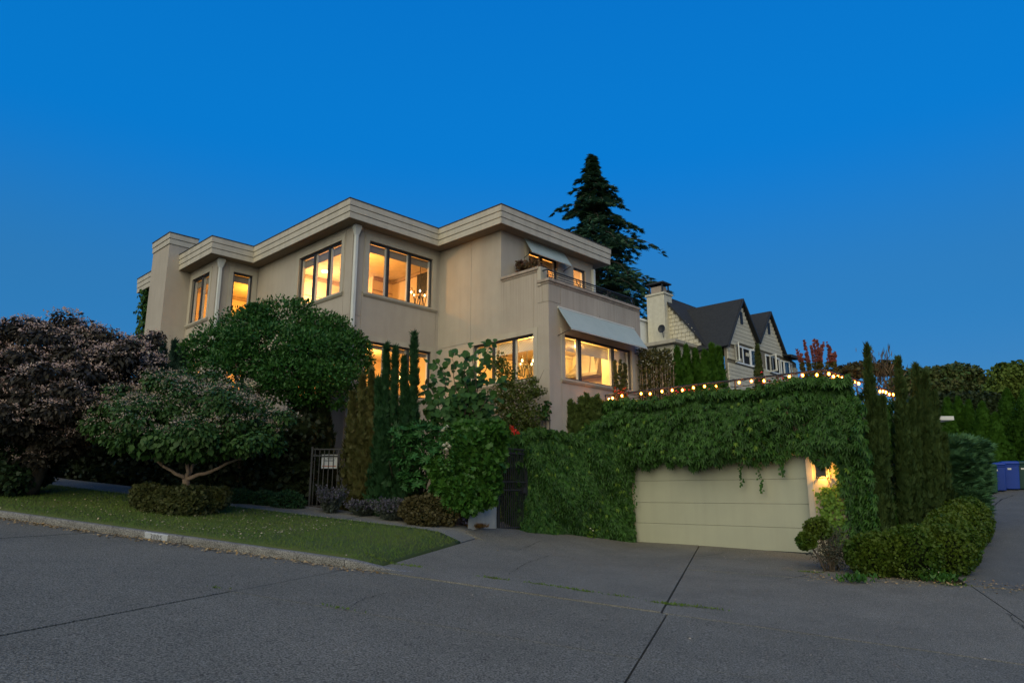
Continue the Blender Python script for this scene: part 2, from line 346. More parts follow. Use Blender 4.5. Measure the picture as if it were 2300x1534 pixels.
def core(lumps, f, name, mat, parent):
    """added dark core that stops see-through behind the outer leaves"""
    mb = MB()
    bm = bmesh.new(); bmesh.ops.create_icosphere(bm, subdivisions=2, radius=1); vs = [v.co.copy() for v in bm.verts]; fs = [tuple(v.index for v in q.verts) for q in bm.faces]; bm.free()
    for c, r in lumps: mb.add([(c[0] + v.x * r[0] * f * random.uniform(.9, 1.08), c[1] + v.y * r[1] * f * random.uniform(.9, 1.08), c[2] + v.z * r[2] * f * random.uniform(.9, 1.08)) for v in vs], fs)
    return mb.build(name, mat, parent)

# ================================================================== GROUND
gx = np.concatenate([[-900, -400, -180, -90, -50, -35], np.arange(-26, 26.1, .5), [32, 40, 55, 90, 180, 400, 900]])
gy = np.concatenate([[-900, -300, -100, -40, -18], np.arange(-8, 44.1, .5), [52, 65, 90, 150, 300, 600, 1200]])
X, Y = np.meshgrid(gx, gy); Z = hr(X, Y, 10.6) - .07
n0 = len(gx); ii = (np.arange(len(gy) - 1)[:, None] * n0 + np.arange(n0 - 1)[None]).ravel()
tag(link('ground', mesh_np('ground', np.stack([X, Y, Z], -1).reshape(-1, 3), np.stack([ii, ii + 1, ii + n0 + 1, ii + n0], -1)), SOIL, smooth=True), kind='structure')
def sp_grid(s0, s1, p0, p1, ns, np_, off=0, gap=.012, thick=.1, fn=None):
    mb = MB(); ss = np.linspace(s0 + gap, s1 - gap, ns + 1); ps = np.linspace(p0 + gap, p1 - gap, np_ + 1); vs = []
    for s in ss:
        for p in ps:
            q = spxy(s, p); vs.append((q[0], q[1], float(hr_sp(s, p)) + off))
    n = np_ + 1; fs = [(i * n + j, (i + 1) * n + j, (i + 1) * n + j + 1, i * n + j + 1) for i in range(ns) for j in range(np_)]
    ring = [j for j in range(n)] + [i * n + np_ for i in range(1, ns + 1)] + [ns * n + j for j in range(np_ - 1, -1, -1)] + [i * n for i in range(ns - 1, 0, -1)]
    k = len(vs); vs += [(vs[r][0], vs[r][1], vs[r][2] - thick) for r in ring]
    fs += [(ring[i], ring[(i + 1) % len(ring)], k + (i + 1) % len(ring), k + i) for i in range(len(ring))]
    return mb.add(vs, fs)
road = tag(MB().add([(*spxy(s, p), float(.09 * min(max(s, -25), 30)) - .03) for s, p in ((-25, -14), (-25, 9.6), (30, 9.6), (30, -14))], [(0, 1, 2, 3)]).build('road', SOIL), kind='structure')
S_J = [-19, -13.5, -8.2, -3.6, 1.0, 5.62, 10.55, 15.3, 20, 25]; P_J = [-12, -6, -1, 3.4, 7.05, 9.68]
for i in range(len(S_J) - 1):
    for j in range(len(P_J) - 1):
        o = sp_grid(S_J[i], S_J[i + 1], P_J[j], P_J[j + 1], 3, 3, off=rng.uniform(-.006, .006)).build('concrete_slab', ROADM, road)
drive = tag(sp_grid(-3.3, 5.1, 9.8, 14, 3, 3, off=-.05).build('driveway', SOIL), kind='structure')
DJ = [-19, -13.5, -8.6, -3.6, 1.08, 5.32]
for i in range(len(DJ) - 1):
    sp_grid(DJ[i], DJ[i + 1], 9.72, 14.2, 8, 5, off=rng.uniform(-.006, .003), gap=.013).build('driveway_slab', DRIVEM, drive)
for a, b in ((-3.25, 1.08), (1.08, 5.6)):
    sp_grid(a, b, 14.2, 20.6, 8, 8, off=rng.uniform(-.006, .003), gap=.013).build('driveway_slab', DRIVEM, drive)
alley = tag(sp_grid(-16, -3.55, 14.2, 60, 10, 40, off=.004).build('alley', ASPH), kind='structure')
walk = tag(sp_grid(5.4, 22, 13.45, 14.6, 10, 2, off=-.05).build('sidewalk', SOIL), kind='structure')
s_ = 5.34
while s_ < 24:
    sp_grid(s_, s_ + 1.35, 13.4, 14.75, 3, 2, off=rng.uniform(0, .008), gap=.008).build('sidewalk_slab', WALKM, walk); s_ += 1.35
lawn = tag(sp_grid(5.36, 24, 9.9, 13.4, 40, 10, off=.01, gap=0).build('lawn', LAWNM, smooth=True), kind='structure')
# kerb: stones following the street
kerb = tag(MB().build('kerb', KERBM), kind='structure')
def kerb_stone(s0, s1, drop=0):
    vs = []; ns = 6
    for i in range(ns + 1):
        s = s0 + .006 + (s1 - s0 - .012) * i / ns; h = .105 * float(sm(4.75, 5.75, s)) + .012; z = .09 * s
        bend = .45 * (1 - float(sm(4.4, 5.9, s))) ** 2
        for dp, dz in ((.0, -.15), (.0, h * .55), (.012, h * .85), (.035, h), (.14, h), (.14, -.15)):
            q = spxy(s, 9.70 + dp + bend); vs.append((q[0], q[1], z + dz))
    fs = [(i * 6 + k, i * 6 + k + 1, (i + 1) * 6 + k + 1, (i + 1) * 6 + k) for i in range(ns) for k in range(5)] + [tuple(range(6)), tuple(range(ns * 6 + 5, ns * 6 - 1, -1))]
    return MB().add(vs, fs).build('kerb_stone', KERBM, kerb)
KJ = [4.5, 5.75, 8.8, 9.15, 12.2, 15.2, 18.2, 21.2, 24.2]
for a, b in zip(KJ[:-1], KJ[1:]): kerb_stone(a, b)
# house number painted on the kerb
sN = float((SS @ gp(384, 1193)[:2])); WP = M('kerb_paint', (.40, .42, .45), (.26, .27, .28), scale=25, rough=.8, contrast=.2); BP = M('number_paint', (.05, .05, .07), (.13, .13, .15), scale=30, rough=.8)
e_s = np.array([SS[0], SS[1], .09]); p_f = spxy(sN, 9.693)
pq = []
for ds, dz in ((.24, .012), (-.24, .012), (-.24, .10), (.24, .10)):
    q = spxy(sN + ds, 9.696); pq.append((q[0], q[1], .09 * (sN + ds) + dz))
for ds in (-.24, .24):
    q = spxy(sN + ds, 9.715); pq.append((q[0], q[1], .09 * (sN + ds) + .112))
plq = MB().add(pq, [(0, 1, 2, 3), (3, 2, 4, 5)]).build('number_plaque', WP, kerb)
fc = bpy.data.curves.new('house_number', 'FONT'); fc.body = '3805'; fc.size = .105; fc.align_x = 'CENTER'; fc.extrude = .001; fc.space_character = 1.25
fo = bpy.data.objects.new('house_number', fc); col.objects.link(fo); fc.materials.append(BP); fo.parent = kerb
x_ = Vector((-SS[0], -SS[1], -.09)).normalized(); n_ = Vector((-PP[0], -PP[1], 0)); y_ = n_.cross(x_)
q = spxy(sN, 9.692); fo.matrix_local = Matrix(((x_.x, y_.x, n_.x, q[0]), (x_.y, y_.y, n_.y, q[1]), (x_.z, y_.z, n_.z, .09 * sN + .016), (0, 0, 0, 1)))
fo.parent = plq
# grass blades
n = 60000; s = rng.uniform(5.38, 21, n); p = 9.9 + 3.48 * rng.uniform(0, 1, n); xy = s[:, None] * SS + p[:, None] * PP
P = np.column_stack([xy, hr_sp(s, p) + .005]); D = nrm(np.column_stack([rng.normal(0, .5, (n, 2)), np.ones(n)])); 
tag(cloud('grass', P, D, rdir(n), rng.uniform(.03, .06, n), (np.array([(-.09, 0, 0), (.09, 0, 0), (0, 1, .1)], float), np.array([(0, 1, 2)])), BLADE, None), kind='stuff', label='short mown grass on the strip behind the kerb', cat='grass')
# leaf litter: gutter, lawn and a few on the driveway
def litter(name, n, sf, pf, size, mat, off, label):
    s, p = sf(n), pf(n); xy = s[:, None] * SS + p[:, None] * PP
    P = np.column_stack([xy, hr_sp(s, p) + off]); Nn = nrm(np.column_stack([rng.normal(0, .35, (n, 2)), np.ones(n)])); D = np.column_stack([rng.normal(size=(n, 2)), rng.normal(0, .15, n)])
    return tag(cloud(name, P, D, Nn, rng.uniform(*size, n), T_BROAD, mat, None), kind='stuff', label=label, cat='leaf litter')
litter('fallen_leaves', 1500, lambda n: 5 + 14 * rng.beta(1.2, 1.3, n), lambda n: 9.66 - np.abs(rng.normal(0, .16, n)), (.02, .055), LITTER, .014, 'dry brown leaves drifted along the gutter')
litter('fallen_petals', 850, lambda n: 7.5 + np.abs(rng.normal(2.2, 2.2, n)), lambda n: 10 + 3.3 * rng.uniform(0, 1, n), (.018, .04), PETALLIT, .05, 'pale fallen petals scattered over the lawn')
litter('scattered_leaves', 170, lambda n: rng.uniform(-5, 18, n), lambda n: rng.uniform(7.5, 17.5, n), (.015, .045), PETALLIT, .02, 'few stray leaves lying on the pavement and driveway')
litter('hedge_litter', 500, lambda n: rng.uniform(-5.5, -1.0, n), lambda n: 14.25 + rng.normal(0, .25, n), (.02, .05), LITTER, .03, 'brown leaf litter at the foot of the corner hedge')
def weeds(name, pts, label):
    Ps = []
    for (px, py, k) in pts:
        g = gp(px, py); m = k
        q = g[:2] + rng.normal(0, 1, (m, 1)) * np.array([-.9525, .3046]) * .13 + rng.normal(0, .018, (m, 2)); Ps.append(np.column_stack([q, hr(q[:, 0], q[:, 1]) + .0]))
    P = np.concatenate(Ps); n = len(P)
    return tag(cloud(name, P, nrm(np.column_stack([rng.normal(0, .8, (n, 2)), np.ones(n) * .7])), rdir(n), rng.uniform(.02, .05, n), T_LANCE, BLADE, None), kind='stuff', label=label, cat='weeds')
weeds('joint_weeds', [(850, 1255, 70), (880, 1266, 60), (905, 1270, 80), (935, 1273, 40), (1105, 1299, 60), (1125, 1301, 40), (1215, 1313, 60), (1270, 1321, 60), (1310, 1328, 60), (1395, 1340, 40), (1500, 1357, 110), (1525, 1358, 80), (1590, 1366, 60), (768, 1367, 25), (475, 1318, 12), (2130, 1312, 60), (2150, 1316, 40), (1820, 1285, 60)], 'tufts of weed growing in the slab joints')

CRACKM = M('crack', (.022, .021, .019), rough=1)
def crack(pts, w, parent):
    vs = []; P_ = []
    for (a, b), (c, d) in zip(pts[:-1], pts[1:]):
        for t in np.linspace(0, 1, 9)[:-1]: P_.append(gp(a + (c - a) * t, b + (d - b) * t))
    P_ = [p + np.array([rng.normal(0, .018), rng.normal(0, .018), .006]) for p in P_]
    for i, p in enumerate(P_):
        d = P_[min(i + 1, len(P_) - 1)] - P_[max(i - 1, 0)]; e = nrm(np.array([[-d[1], d[0], 0]]))[0] * w * rng.uniform(.3, 1); vs += [p - e, p + e]
    return MB().add(vs, [(2 * i, 2 * i + 1, 2 * i + 3, 2 * i + 2) for i in range(len(P_) - 1)]).build('crack', CRACKM, parent)
crack([(770, 1370), (820, 1345), (878, 1328)], .008, road); crack([(1160, 1238), (1196, 1222), (1215, 1214)], .010, drive); crack([(960, 1228), (975, 1245), (930, 1255)], .008, drive)
crack([(1140, 1290), (1180, 1265), (1240, 1245)], .007, drive); crack([(1545, 1252), (1600, 1246), (1640, 1238)], .009, drive); crack([(1760, 1302), (1830, 1288), (1860, 1282)], .009, drive); crack([(2262, 1378), (2285, 1398), (2310, 1415)], .010, drive); crack([(2262, 1379), (2310, 1386)], .008, drive)
crack([(2160, 1205), (2185, 1175), (2215, 1150), (2250, 1122), (2290, 1108)], .03, alley)
# ================================================================== HOUSE
ROT = TH
HO = (14.43, 12.45, 0)
house = thing('house', 'tan stucco house with flat banded roof and lit windows', 'house', HO, ROT)
ZR, ZS = 10.11, 9.52
STAINED = M('stained_stucco', (.43, .383, .328), (.362, .320, .270), scale=.9, rough=.92, bump=.25, bscale=120, streak=.22, spec=.15)
_nt = STAINED.node_tree; _N = _nt.nodes; _L = _nt.links; _src = _N['Principled BSDF'].inputs['Base Color'].links[0].from_socket
_tc = _N.new('ShaderNodeTexCoord'); _mp = _N.new('ShaderNodeMapping'); _mp.inputs['Scale'].default_value = (17, 17, .3); _L.new(_tc.outputs['Object'], _mp.inputs[0])
_nz = _N.new('ShaderNodeTexNoise'); _nz.inputs['Scale'].default_value = 1.5; _nz.inputs['Detail'].default_value = 6; _L.new(_mp.outputs[0], _nz.inputs['Vector'])
_m1 = _N.new('ShaderNodeMapRange'); _m1.inputs[1].default_value = .40; _m1.inputs[2].default_value = .72; _L.new(_nz.outputs[0], _m1.inputs[0])
_sx = _N.new('ShaderNodeSeparateXYZ'); _L.new(_tc.outputs['Object'], _sx.inputs[0]); _m2 = _N.new('ShaderNodeMapRange'); _m2.inputs[1].default_value = 5.9; _m2.inputs[2].default_value = 7.5; _L.new(_sx.outputs[2], _m2.inputs[0])
_mm = _N.new('ShaderNodeMath'); _mm.operation = 'MULTIPLY'; _L.new(_m1.outputs[0], _mm.inputs[0]); _L.new(_m2.outputs[0], _mm.inputs[1])
_ms = _N.new('ShaderNodeMath'); _ms.operation = 'MULTIPLY'; _ms.inputs[1].default_value = .36; _L.new(_mm.outputs[0], _ms.inputs[0])
_x = _N.new('ShaderNodeMix'); _x.data_type = 'RGBA'; _x.inputs[7].default_value = (.15, .13, .11, 1); _L.new(_src, _x.inputs[6]); _L.new(_ms.outputs[0], _x.inputs[0]); _L.new(_x.outputs[2], _N['Principled BSDF'].inputs['Base Color'])
def wall(name, plane, c, a0, a1, z0, z1, holes, inward, th=.22, mat=STUCCO, joints=(), parent=house):
    """wall in plane u=c or v=c; holes (a0,a1,z0,z1) go through, joints are 10 mm deep grooves"""
    g = [(*h, None) for h in holes] + [(*j, .012) for j in joints]
    A = sorted({a0, a1, *[x for h in g for x in h[:2] if a0 < x < a1]}); Zs = sorted({z0, z1, *[x for h in g for x in h[2:4] if z0 < x < z1]})
    mp = (lambda a, z, d: (c + d * inward, a, z)) if plane == 'u' else (lambda a, z, d: (a, c + d * inward, z))
    mb = MB()
    def hit(a, z):
        for h in g:
            if h[0] < a < h[1] and h[2] < z < h[3]:
                if h[4] is None: return -1
        for h in g:
            if h[0] < a < h[1] and h[2] < z < h[3]: return 1
        return 0
    dep = {0: 0, 1: .012}
    na, nz = len(A) - 1, len(Zs) - 1
    st = [[hit((A[i] + A[i + 1]) / 2, (Zs[j] + Zs[j + 1]) / 2) for j in range(nz)] for i in range(na)]
    def q(*p): mb.add(p, [(0, 1, 2, 3)])
    for i in range(na):
        for j in range(nz):
            k = st[i][j]
            if k < 0: continue
            d = dep[k]; x0, x1, y0, y1 = A[i], A[i + 1], Zs[j], Zs[j + 1]
            q(mp(x0, y0, d), mp(x1, y0, d), mp(x1, y1, d), mp(x0, y1, d)); q(mp(x0, y0, th), mp(x0, y1, th), mp(x1, y1, th), mp(x1, y0, th))
            for (di, dj, e0, e1) in ((-1, 0, (x0, y0), (x0, y1)), (1, 0, (x1, y1), (x1, y0)), (0, -1, (x1, y0), (x0, y0)), (0, 1, (x0, y1), (x1, y1))):
                a_, b_ = i + di, j + dj; o = st[a_][b_] if 0 <= a_ < na and 0 <= b_ < nz else -1
                if o == k: continue
                if not 0 <= a_ < na: continue
                if o == -1: q(mp(*e0, d), mp(*e1, d), mp(*e1, th), mp(*e0, th))
                elif k == 0 and o == 1: q(mp(*e0, 0), mp(*e1, 0), mp(*e1, .012), mp(*e0, .012))
    return mb.build(name, mat, parent)
def pb(plane, c, inward, a0, a1, z0, z1, d0, d1):
    """corners of a box lying along a wall, depth d measured inward"""
    lo, hi = sorted((c + inward * d0, c + inward * d1))
    return ((lo, a0, z0), (hi, a1, z1)) if plane == 'u' else ((a0, lo, z0), (a1, hi, z1))
def window(plane, c, a0, a1, z0, z1, mull=(), blind=.24, sill=True, shade=0, surround=True, parent=house, label=None, inward=1, fm=None, swt=.16):
    fm = fm or BLACKFRAME; fw = .055; mb = MB()
    for (x0, x1, y0, y1) in ((a0, a1, z1 - fw, z1), (a0, a1, z0, z0 + fw), (a0, a0 + fw, z0 + fw, z1 - fw), (a1 - fw, a1, z0 + fw, z1 - fw)):
        mb.box(*pb(plane, c, inward, x0, x1, y0, y1, .045, .12))
    for m in mull: mb.box(*pb(plane, c, inward, m - .045, m + .045, z0 + fw, z1 - fw, .04, .115))
    w = mb.build('window', fm, parent, bevel=.006)
    if label: w['label'] = label
    ed = [a0 + fw] + [x for m in mull for x in (m - .045, m + .045)] + [a1 - fw]
    for i in range(0, len(ed), 2):
        b0, b1 = pb(plane, c, inward, ed[i], ed[i + 1], z0 + fw, z1 - fw, .082, .088)
        (piece)('pane', PANE, w, b0, b1)
        iw = .028   # pale inner sash edges
        for (x0, x1, y0, y1) in ((ed[i], ed[i] + iw, z0 + fw, z1 - fw), (ed[i + 1] - iw, ed[i + 1], z0 + fw, z1 - fw)):
            MB().box(*pb(plane, c, inward, x0, x1, y0, y1, .09, .16)).build('sash', WHITEPIPE, w)
    if blind:
        piece('blind', M_BLIND, w, *pb(plane, c, inward, a0 + fw, a1 - fw, z1 - fw - blind, z1 - fw, .17, .20))
    if shade:
        for i in range(0, len(ed), 2): MB().box(*pb(plane, c, inward, ed[i] + .01, ed[i + 1] - .01, z1 - fw - shade, z1 - fw, .20, .206)).build('valance', LATT, w)
    if sill:
        m = MB(); x0, x1 = a0 - .2, a1 + .2
        pr = [(.0, .0), (.075, .0), (.075, -.05), (.03, -.11), (0, -.11)]
        vs = []
        for a in (x0, x1):
            for d, z in pr:
                aa = a if z > -.06 else (a + .04 if a == x0 else a - .04)
                vs.append((c - inward * (d + .001), aa, z0 + z) if plane == 'u' else (aa, c - inward * (d + .001), z0 + z))
        k = len(pr); m.add(vs, [tuple(range(k)), tuple(range(2 * k - 1, k - 1, -1))] + [(i, i + k, (i + 1) % k + k, (i + 1) % k) for i in range(k)])
        m.build('sill', STUCCO2, w)
    if surround:
        m = MB(); zz = z0 + (.001 if sill else -swt)
        for (x0, x1, y0, y1) in ((a0 - swt, a1 + swt, z1, z1 + swt), (a0 - swt, a0, zz, z1), (a1, a1 + swt, zz, z1)): m.box(*pb(plane, c, inward, x0, x1, y0, y1, -.022, .02))
        m.build('surround', STUCCO2, w)
    return w
M_BLIND = M('roller_blind', (.36, .33, .27), (.30, .27, .22), scale=20, rough=.9, trans=.3)
LATT = lattice('lattice_fabric')
wF, wA, wC = 9.545, 11.023, 14.427; xE, xB, xC, vl = 23.27, 17.244, 14.346, 12.451
W1 = (23.84, 25.32, 7.50, 9.18); W2 = (10.12, 10.83, 7.50, 9.18); W3 = (17.82, 20.35, 7.50, 9.18); W4 = (11.62, 14.12, 7.50, 9.18)
L1 = (23.84, 25.32, 4.5, 6.05); L2 = (10.12, 10.83, 4.5, 6.05); L3 = (17.82, 20.35, 4.5, 6.05); L4 = (11.62, 14.14, 4.5, 6.05)
W7 = (13.03, 15.54, 4.75, 6.05); W8 = (15.10, 18.42, 4.75, 6.05); W9 = (15.67, 17.08, 6.95, 9.18); W10 = (17.94, 18.60, 7.7, 9.17)
J = .009
wall('front_wall', 'u', wF, xE, 29.6, 0, ZS, [W1, L1], 1, joints=[(xE, 29.6, 6.74 - J, 6.74 + J)])
wall('front_wall', 'v', xE, wF, wA, 0, ZS, [W2, L2], 1, joints=[(wF, wA, 6.74 - J, 6.74 + J)])
wall('front_wall', 'u', wA, xB, xE, 0, ZS, [W3, L3], 1, joints=[(xB, xE, 6.74 - J, 6.74 + J), (17.62 - J, 17.62 + J, 6.74, ZS)])
wall('front_wall', 'v', xB, wA, wC, 0, ZS, [W4, L4], 1, joints=[(wA, 11.42, 6.74 - J, 6.74 + J), (11.42 - J, 11.42 + J, 0, ZS), (14.3 - J, 14.3 + J, 6.1, 7.4)])
wall('front_wall', 'u', wC, xC, xB, 0, ZS, [W7], 1, joints=[(15.68, xB, 6.18 - J, 6.18 + J), (15.68 - J, 15.68 + J, 6.18, ZS)])
wall('front_wall', 'u', wC, 12.86, xC, 0, 7.90, [W7], 1, joints=[(13.03 - J, 13.03 + J, 6.2, 7.9)], mat=STAINED)
wall('front_wall', 'u', wC, vl, 12.86, 0, 7.49, [], 1, joints=[(vl, 12.86, 6.9 - J, 6.9 + J), (12.68 - J, 12.68 + J, 6.9, 7.49)], mat=STAINED)
wall('side_wall', 'v', vl, wC, 19.0, 0, 7.49, [W8], 1, joints=[(wC, 14.95, 6.9 - J, 6.9 + J), (14.95 - J, 14.95 + J, 6.9, 7.49), (14.95 - J, 14.95 + J, 3, 4.6), (18.62 - J, 18.62 + J, 3, 6.9), (16.8 - J, 16.8 + J, 6.06, 6.9)], mat=STAINED)
wall('side_wall', 'v', xC, wC, 19.03, 6.7, ZS, [W9, W10], 1, joints=[(17.45 - J, 17.45 + J, 6.7, ZS)])
wall('end_wall', 'u', 19.0, vl, xC, 0, 7.49, [], -1)
wall('end_wall', 'u', 19.03, xC, 29.6, 0, ZS, [], -1)
wall('rear_wall', 'v', 29.6, wF, 19.03, 0, ZS, [], -1)
mid3 = lambda w: (w[0] + (w[1] - w[0]) / 3, w[0] + (w[1] - w[0]) * 2 / 3)
window('u', wF, *W1, mull=[24.56]); window('u', wF, *L1, mull=[24.56])
window('v', xE, *W2); window('v', xE, *L2)
window('u', wA, *W3, mull=(18.61, 19.49), blind=.26); window('u', wA, *L3, mull=(18.61, 19.49))
window('v', xB, *W4, mull=(12.37, 13.22)); window('v', xB, *L4, mull=(12.41, 13.27), blind=.12)
window('u', wC, *W7, mull=(13.87, 14.71), blind=0, shade=.36, label='lit window with lattice valances beside the corner')
window('v', vl, *W8, mull=(15.87, 17.515), blind=0, shade=.36, label='wide kitchen window under the lower awning')
window('v', xC, *W9, mull=(16.35,), blind=.3, sill=False, label='balcony door under the upper awning')
window('v', xC, *W10, blind=0, surround=False, sill=False)
# fascia of three stepped boards round the roof edge
OUT = [(9.114, 29.9), (9.114, 22.839), (10.59, 22.839), (10.59, 16.813), (13.996, 16.813), (13.996, 13.915), (19.5, 13.915), (19.5, 29.9)]
NR = [(-1, 0), (0, -1), (-1, 0), (0, -1), (-1, 0), (0, -1), (1, 0)]
def off_path(o):
    r = []
    for i, p in enumerate(OUT):
        n1 = NR[i - 1] if i else (0, 0); n2 = NR[i] if i < len(NR) else (0, 0); r.append((p[0] + o * (n1[0] + n2[0]), p[1] + o * (n1[1] + n2[1])))
    return r
for z0, z1, o in ((9.52, 9.70, 0), (9.715, 9.895, .014), (9.91, 10.095, .028)):
    A_, B_ = off_path(o), off_path(o - .035)
    for i in range(len(NR)):
        MB().prism([A_[i], A_[i + 1], B_[i + 1], B_[i]], z0, z1).build('fascia_board', BOARD, house, bevel=.004)
bk = off_path(-.036); bk2 = off_path(-.055)
for i in range(len(NR)): MB().prism([bk[i], bk[i + 1], bk2[i + 1], bk2[i]], 9.53, 10.09).build('fascia_backing', SOFFIT, house)
MB().prism(off_path(.045), 10.097, 10.125).build('roof', ROOFING, house)
MB().prism(off_path(-.06), 9.523, 9.56).build('soffit', SOFFIT, house)
# chimney
ch = MB().box((8.71, 25.6, 0), (9.54, 27.2, 10.43)).build('chimney', STUCCO, house)
for z0, z1, e in ((10.44, 10.63, .03), (10.645, 10.84, .05)): MB().box((8.71 - e, 25.6 - e, z0), (9.7, 27.2 + e, z1)).build('chimney_band', BOARD, ch, bevel=.004)
MB().box((8.75, 25.65, 10.42), (9.65, 27.15, 10.65)).build('chimney_core', SOFFIT, ch)
MB().box((8.64, 25.53, 10.841), (9.72, 27.27, 10.87)).build('chimney_cap', ROOFING, ch)
# downspouts with leader heads
def downspout(u, v):
    d = MB().box((u - .05, v - .05, 3.0), (u + .05, v + .05, 9.22)).build('downspout', WHITEPIPE, house, bevel=.008)
    vs = [(u - .055, v - .055, 9.2), (u + .055, v - .055, 9.2), (u + .055, v + .055, 9.2), (u - .055, v + .055, 9.2), (u - .11, v - .1, 9.4), (u + .11, v - .1, 9.4), (u + .11, v + .06, 9.4), (u - .11, v + .06, 9.4)]
    MB().add(vs, [(0, 3, 2, 1), (4, 5, 6, 7), (0, 1, 5, 4), (1, 2, 6, 5), (2, 3, 7, 6), (3, 0, 4, 7)]).box((u - .115, v - .105, 9.4), (u + .115, v + .06, 9.5)).build('leader_head', WHITEPIPE, d)
downspout(11.10, 17.18); downspout(9.62, 23.20)
MB().box((18.93, 14.24, 7.2), (19.03, 14.34, 9.3)).build('downspout', WHITEPIPE, house)
# balcony parapet coping
cp = MB()
def coping(a, b, z, w0=.06):
    o = MB().box((a[0] - w0, a[1] - w0, z - .09), (b[0] + w0, b[1] + w0, z)).box((a[0] - .025, a[1] - .025, z - .15), (b[0] + .02, b[1] + .02, z - .09)).build('coping', COPING, house, bevel=.012)
coping((wC, 12.86, 0), (wC + .22, 14.28, 0), 7.99); coping((wC, vl, 0), (wC + .22, 12.79, 0), 7.57); coping((wC + .29, vl, 0), (18.93, vl + .22, 0), 7.57)
MB().box((wC - .03, 12.72, 7.4), (wC + .26, 12.86, 7.98)).build('parapet_end', STUCCO2, house, bevel=.01)
MB().box((wC + .02, vl + .02, 6.72), (18.98, xC + .2, 6.8)).build('balcony_floor', CONCRETE, house)
br = bar('balcony_railing', IRON, house, (wC + .06, vl + .10, 7.86), (18.8, vl + .10, 7.86), .022)
for z in (7.80, 7.73, 7.66): bar('rail', IRON, br, (wC + .06, vl + .10, z), (18.8, vl + .10, z), .011)
bar('rail', IRON, br, (wC + .06, vl + .10, 7.86), (wC + .06, vl + .42, 7.86), .02)
for u in (wC + .08, 16.0, 17.4, 18.76): bar('rail_post', IRON, br, (u, vl + .10, 7.56), (u, vl + .10, 7.86), .016)
for u in (15.86, 17.55):
    MB().tube([(u + .07 * math.sin(t * 2 * math.pi), vl + .085, 7.6 + .26 * t) for t in np.linspace(0, 1, 9)], .011, 5).build('scroll', IRON, br)
for u0 in (14.62, 18.76):
    MB().tube([(u0 + .09 * math.cos(t), vl + .085, 7.71 + .09 * math.sin(t)) for t in np.linspace(0, 2 * math.pi, 15)], .01, 5).build('scroll', IRON, br)
# awnings
def awning(a0, a1, v, zt, d, zb):
    w = MB(); ns = 8
    vs = [(a0 + (a1 - a0) * i / ns, v - .02 - d * t, zt + (zb - zt) * t - (.012 * math.sin(math.pi * t)) + .004 * math.sin(i * 2.1)) for i in range(ns + 1) for t in (0, .25, .5, .75, 1)]
    fs = [(i * 5 + k, (i + 1) * 5 + k, (i + 1) * 5 + k + 1, i * 5 + k + 1) for i in range(ns) for k in range(4)]
    o = w.add(vs, fs).build('awning', CANVAS, house); sol = o.modifiers.new('cloth', 'SOLIDIFY'); sol.thickness = .012
    bar('front_bar', WHITEPIPE, o, (a0, v - .02 - d, zb - .012), (a1, v - .02 - d, zb - .012), .015)
    for a in (a0 + .01, a1 - .01): bar('awning_arm', IRON, o, (a, v - .02 - d, zb - .01), (a, v, zb - .12), .012)
    bar('roller', WHITEPIPE, o, (a0, v - .03, zt), (a1, v - .03, zt), .03)
awning(14.80, 18.60, vl, 6.785, .48, 6.08); awning(15.44, 17.40, xC, 9.535, .34, 9.0)
# floors, ceilings and partitions inside
def slab(poly, z0, z1, name, mat): MB().prism(poly, z0, z1).build(name, mat, house)
FP = [(wF + .23, 29.3), (wF + .23, xE + .23), (wA + .23, xE + .23), (wA + .23, xB + .23), (wC + .23, xB + .23), (wC + .23, xC + .23), (18.8, xC + .23), (18.8, 29.3)]
FPL = FP[:5] + [(wC + .23, vl + .23), (18.77, vl + .23), (18.77, 29.3)]
slab(FP, 9.36, 9.42, 'ceiling', INCEIL); slab(FP, 6.46, 6.58, 'floor', WOODFLOOR); slab(FPL, 6.22, 6.30, 'ceiling', INCEIL); slab(FPL, 3.3, 3.4, 'floor', WOODFLOOR)
def part_wall(a, b): MB().box(a, b).build('room_wall', INWALL, house)
for zz0, zz1 in ((6.58, 9.36), (3.4, 6.22)):
    part_wall((wF + .24, 27.0, zz0), (18.7, 27.12, zz1)); part_wall((14.0, xE + .25, zz0), (14.12, 27.0, zz1)); part_wall((wA + .25, 22.3, zz0), (14.15, 22.42, zz1)); part_wall((14.15, 20.7, zz0), (15.05, 20.82, zz1)); part_wall((14.15, 20.83, zz0), (14.27, 22.42, zz1)); part_wall((15.05, 17.5, zz0), (15.17, 20.82, zz1))
    part_wall((wC + .3, 17.3, zz0), (17.2, 17.42, zz1)) if zz0 > 6 else None
part_wall((wC + .24, 16.6, 3.4), (18.6, 16.72, 6.22)); part_wall((18.55, vl + .24, 3.4), (18.66, 16.6, 6.22))
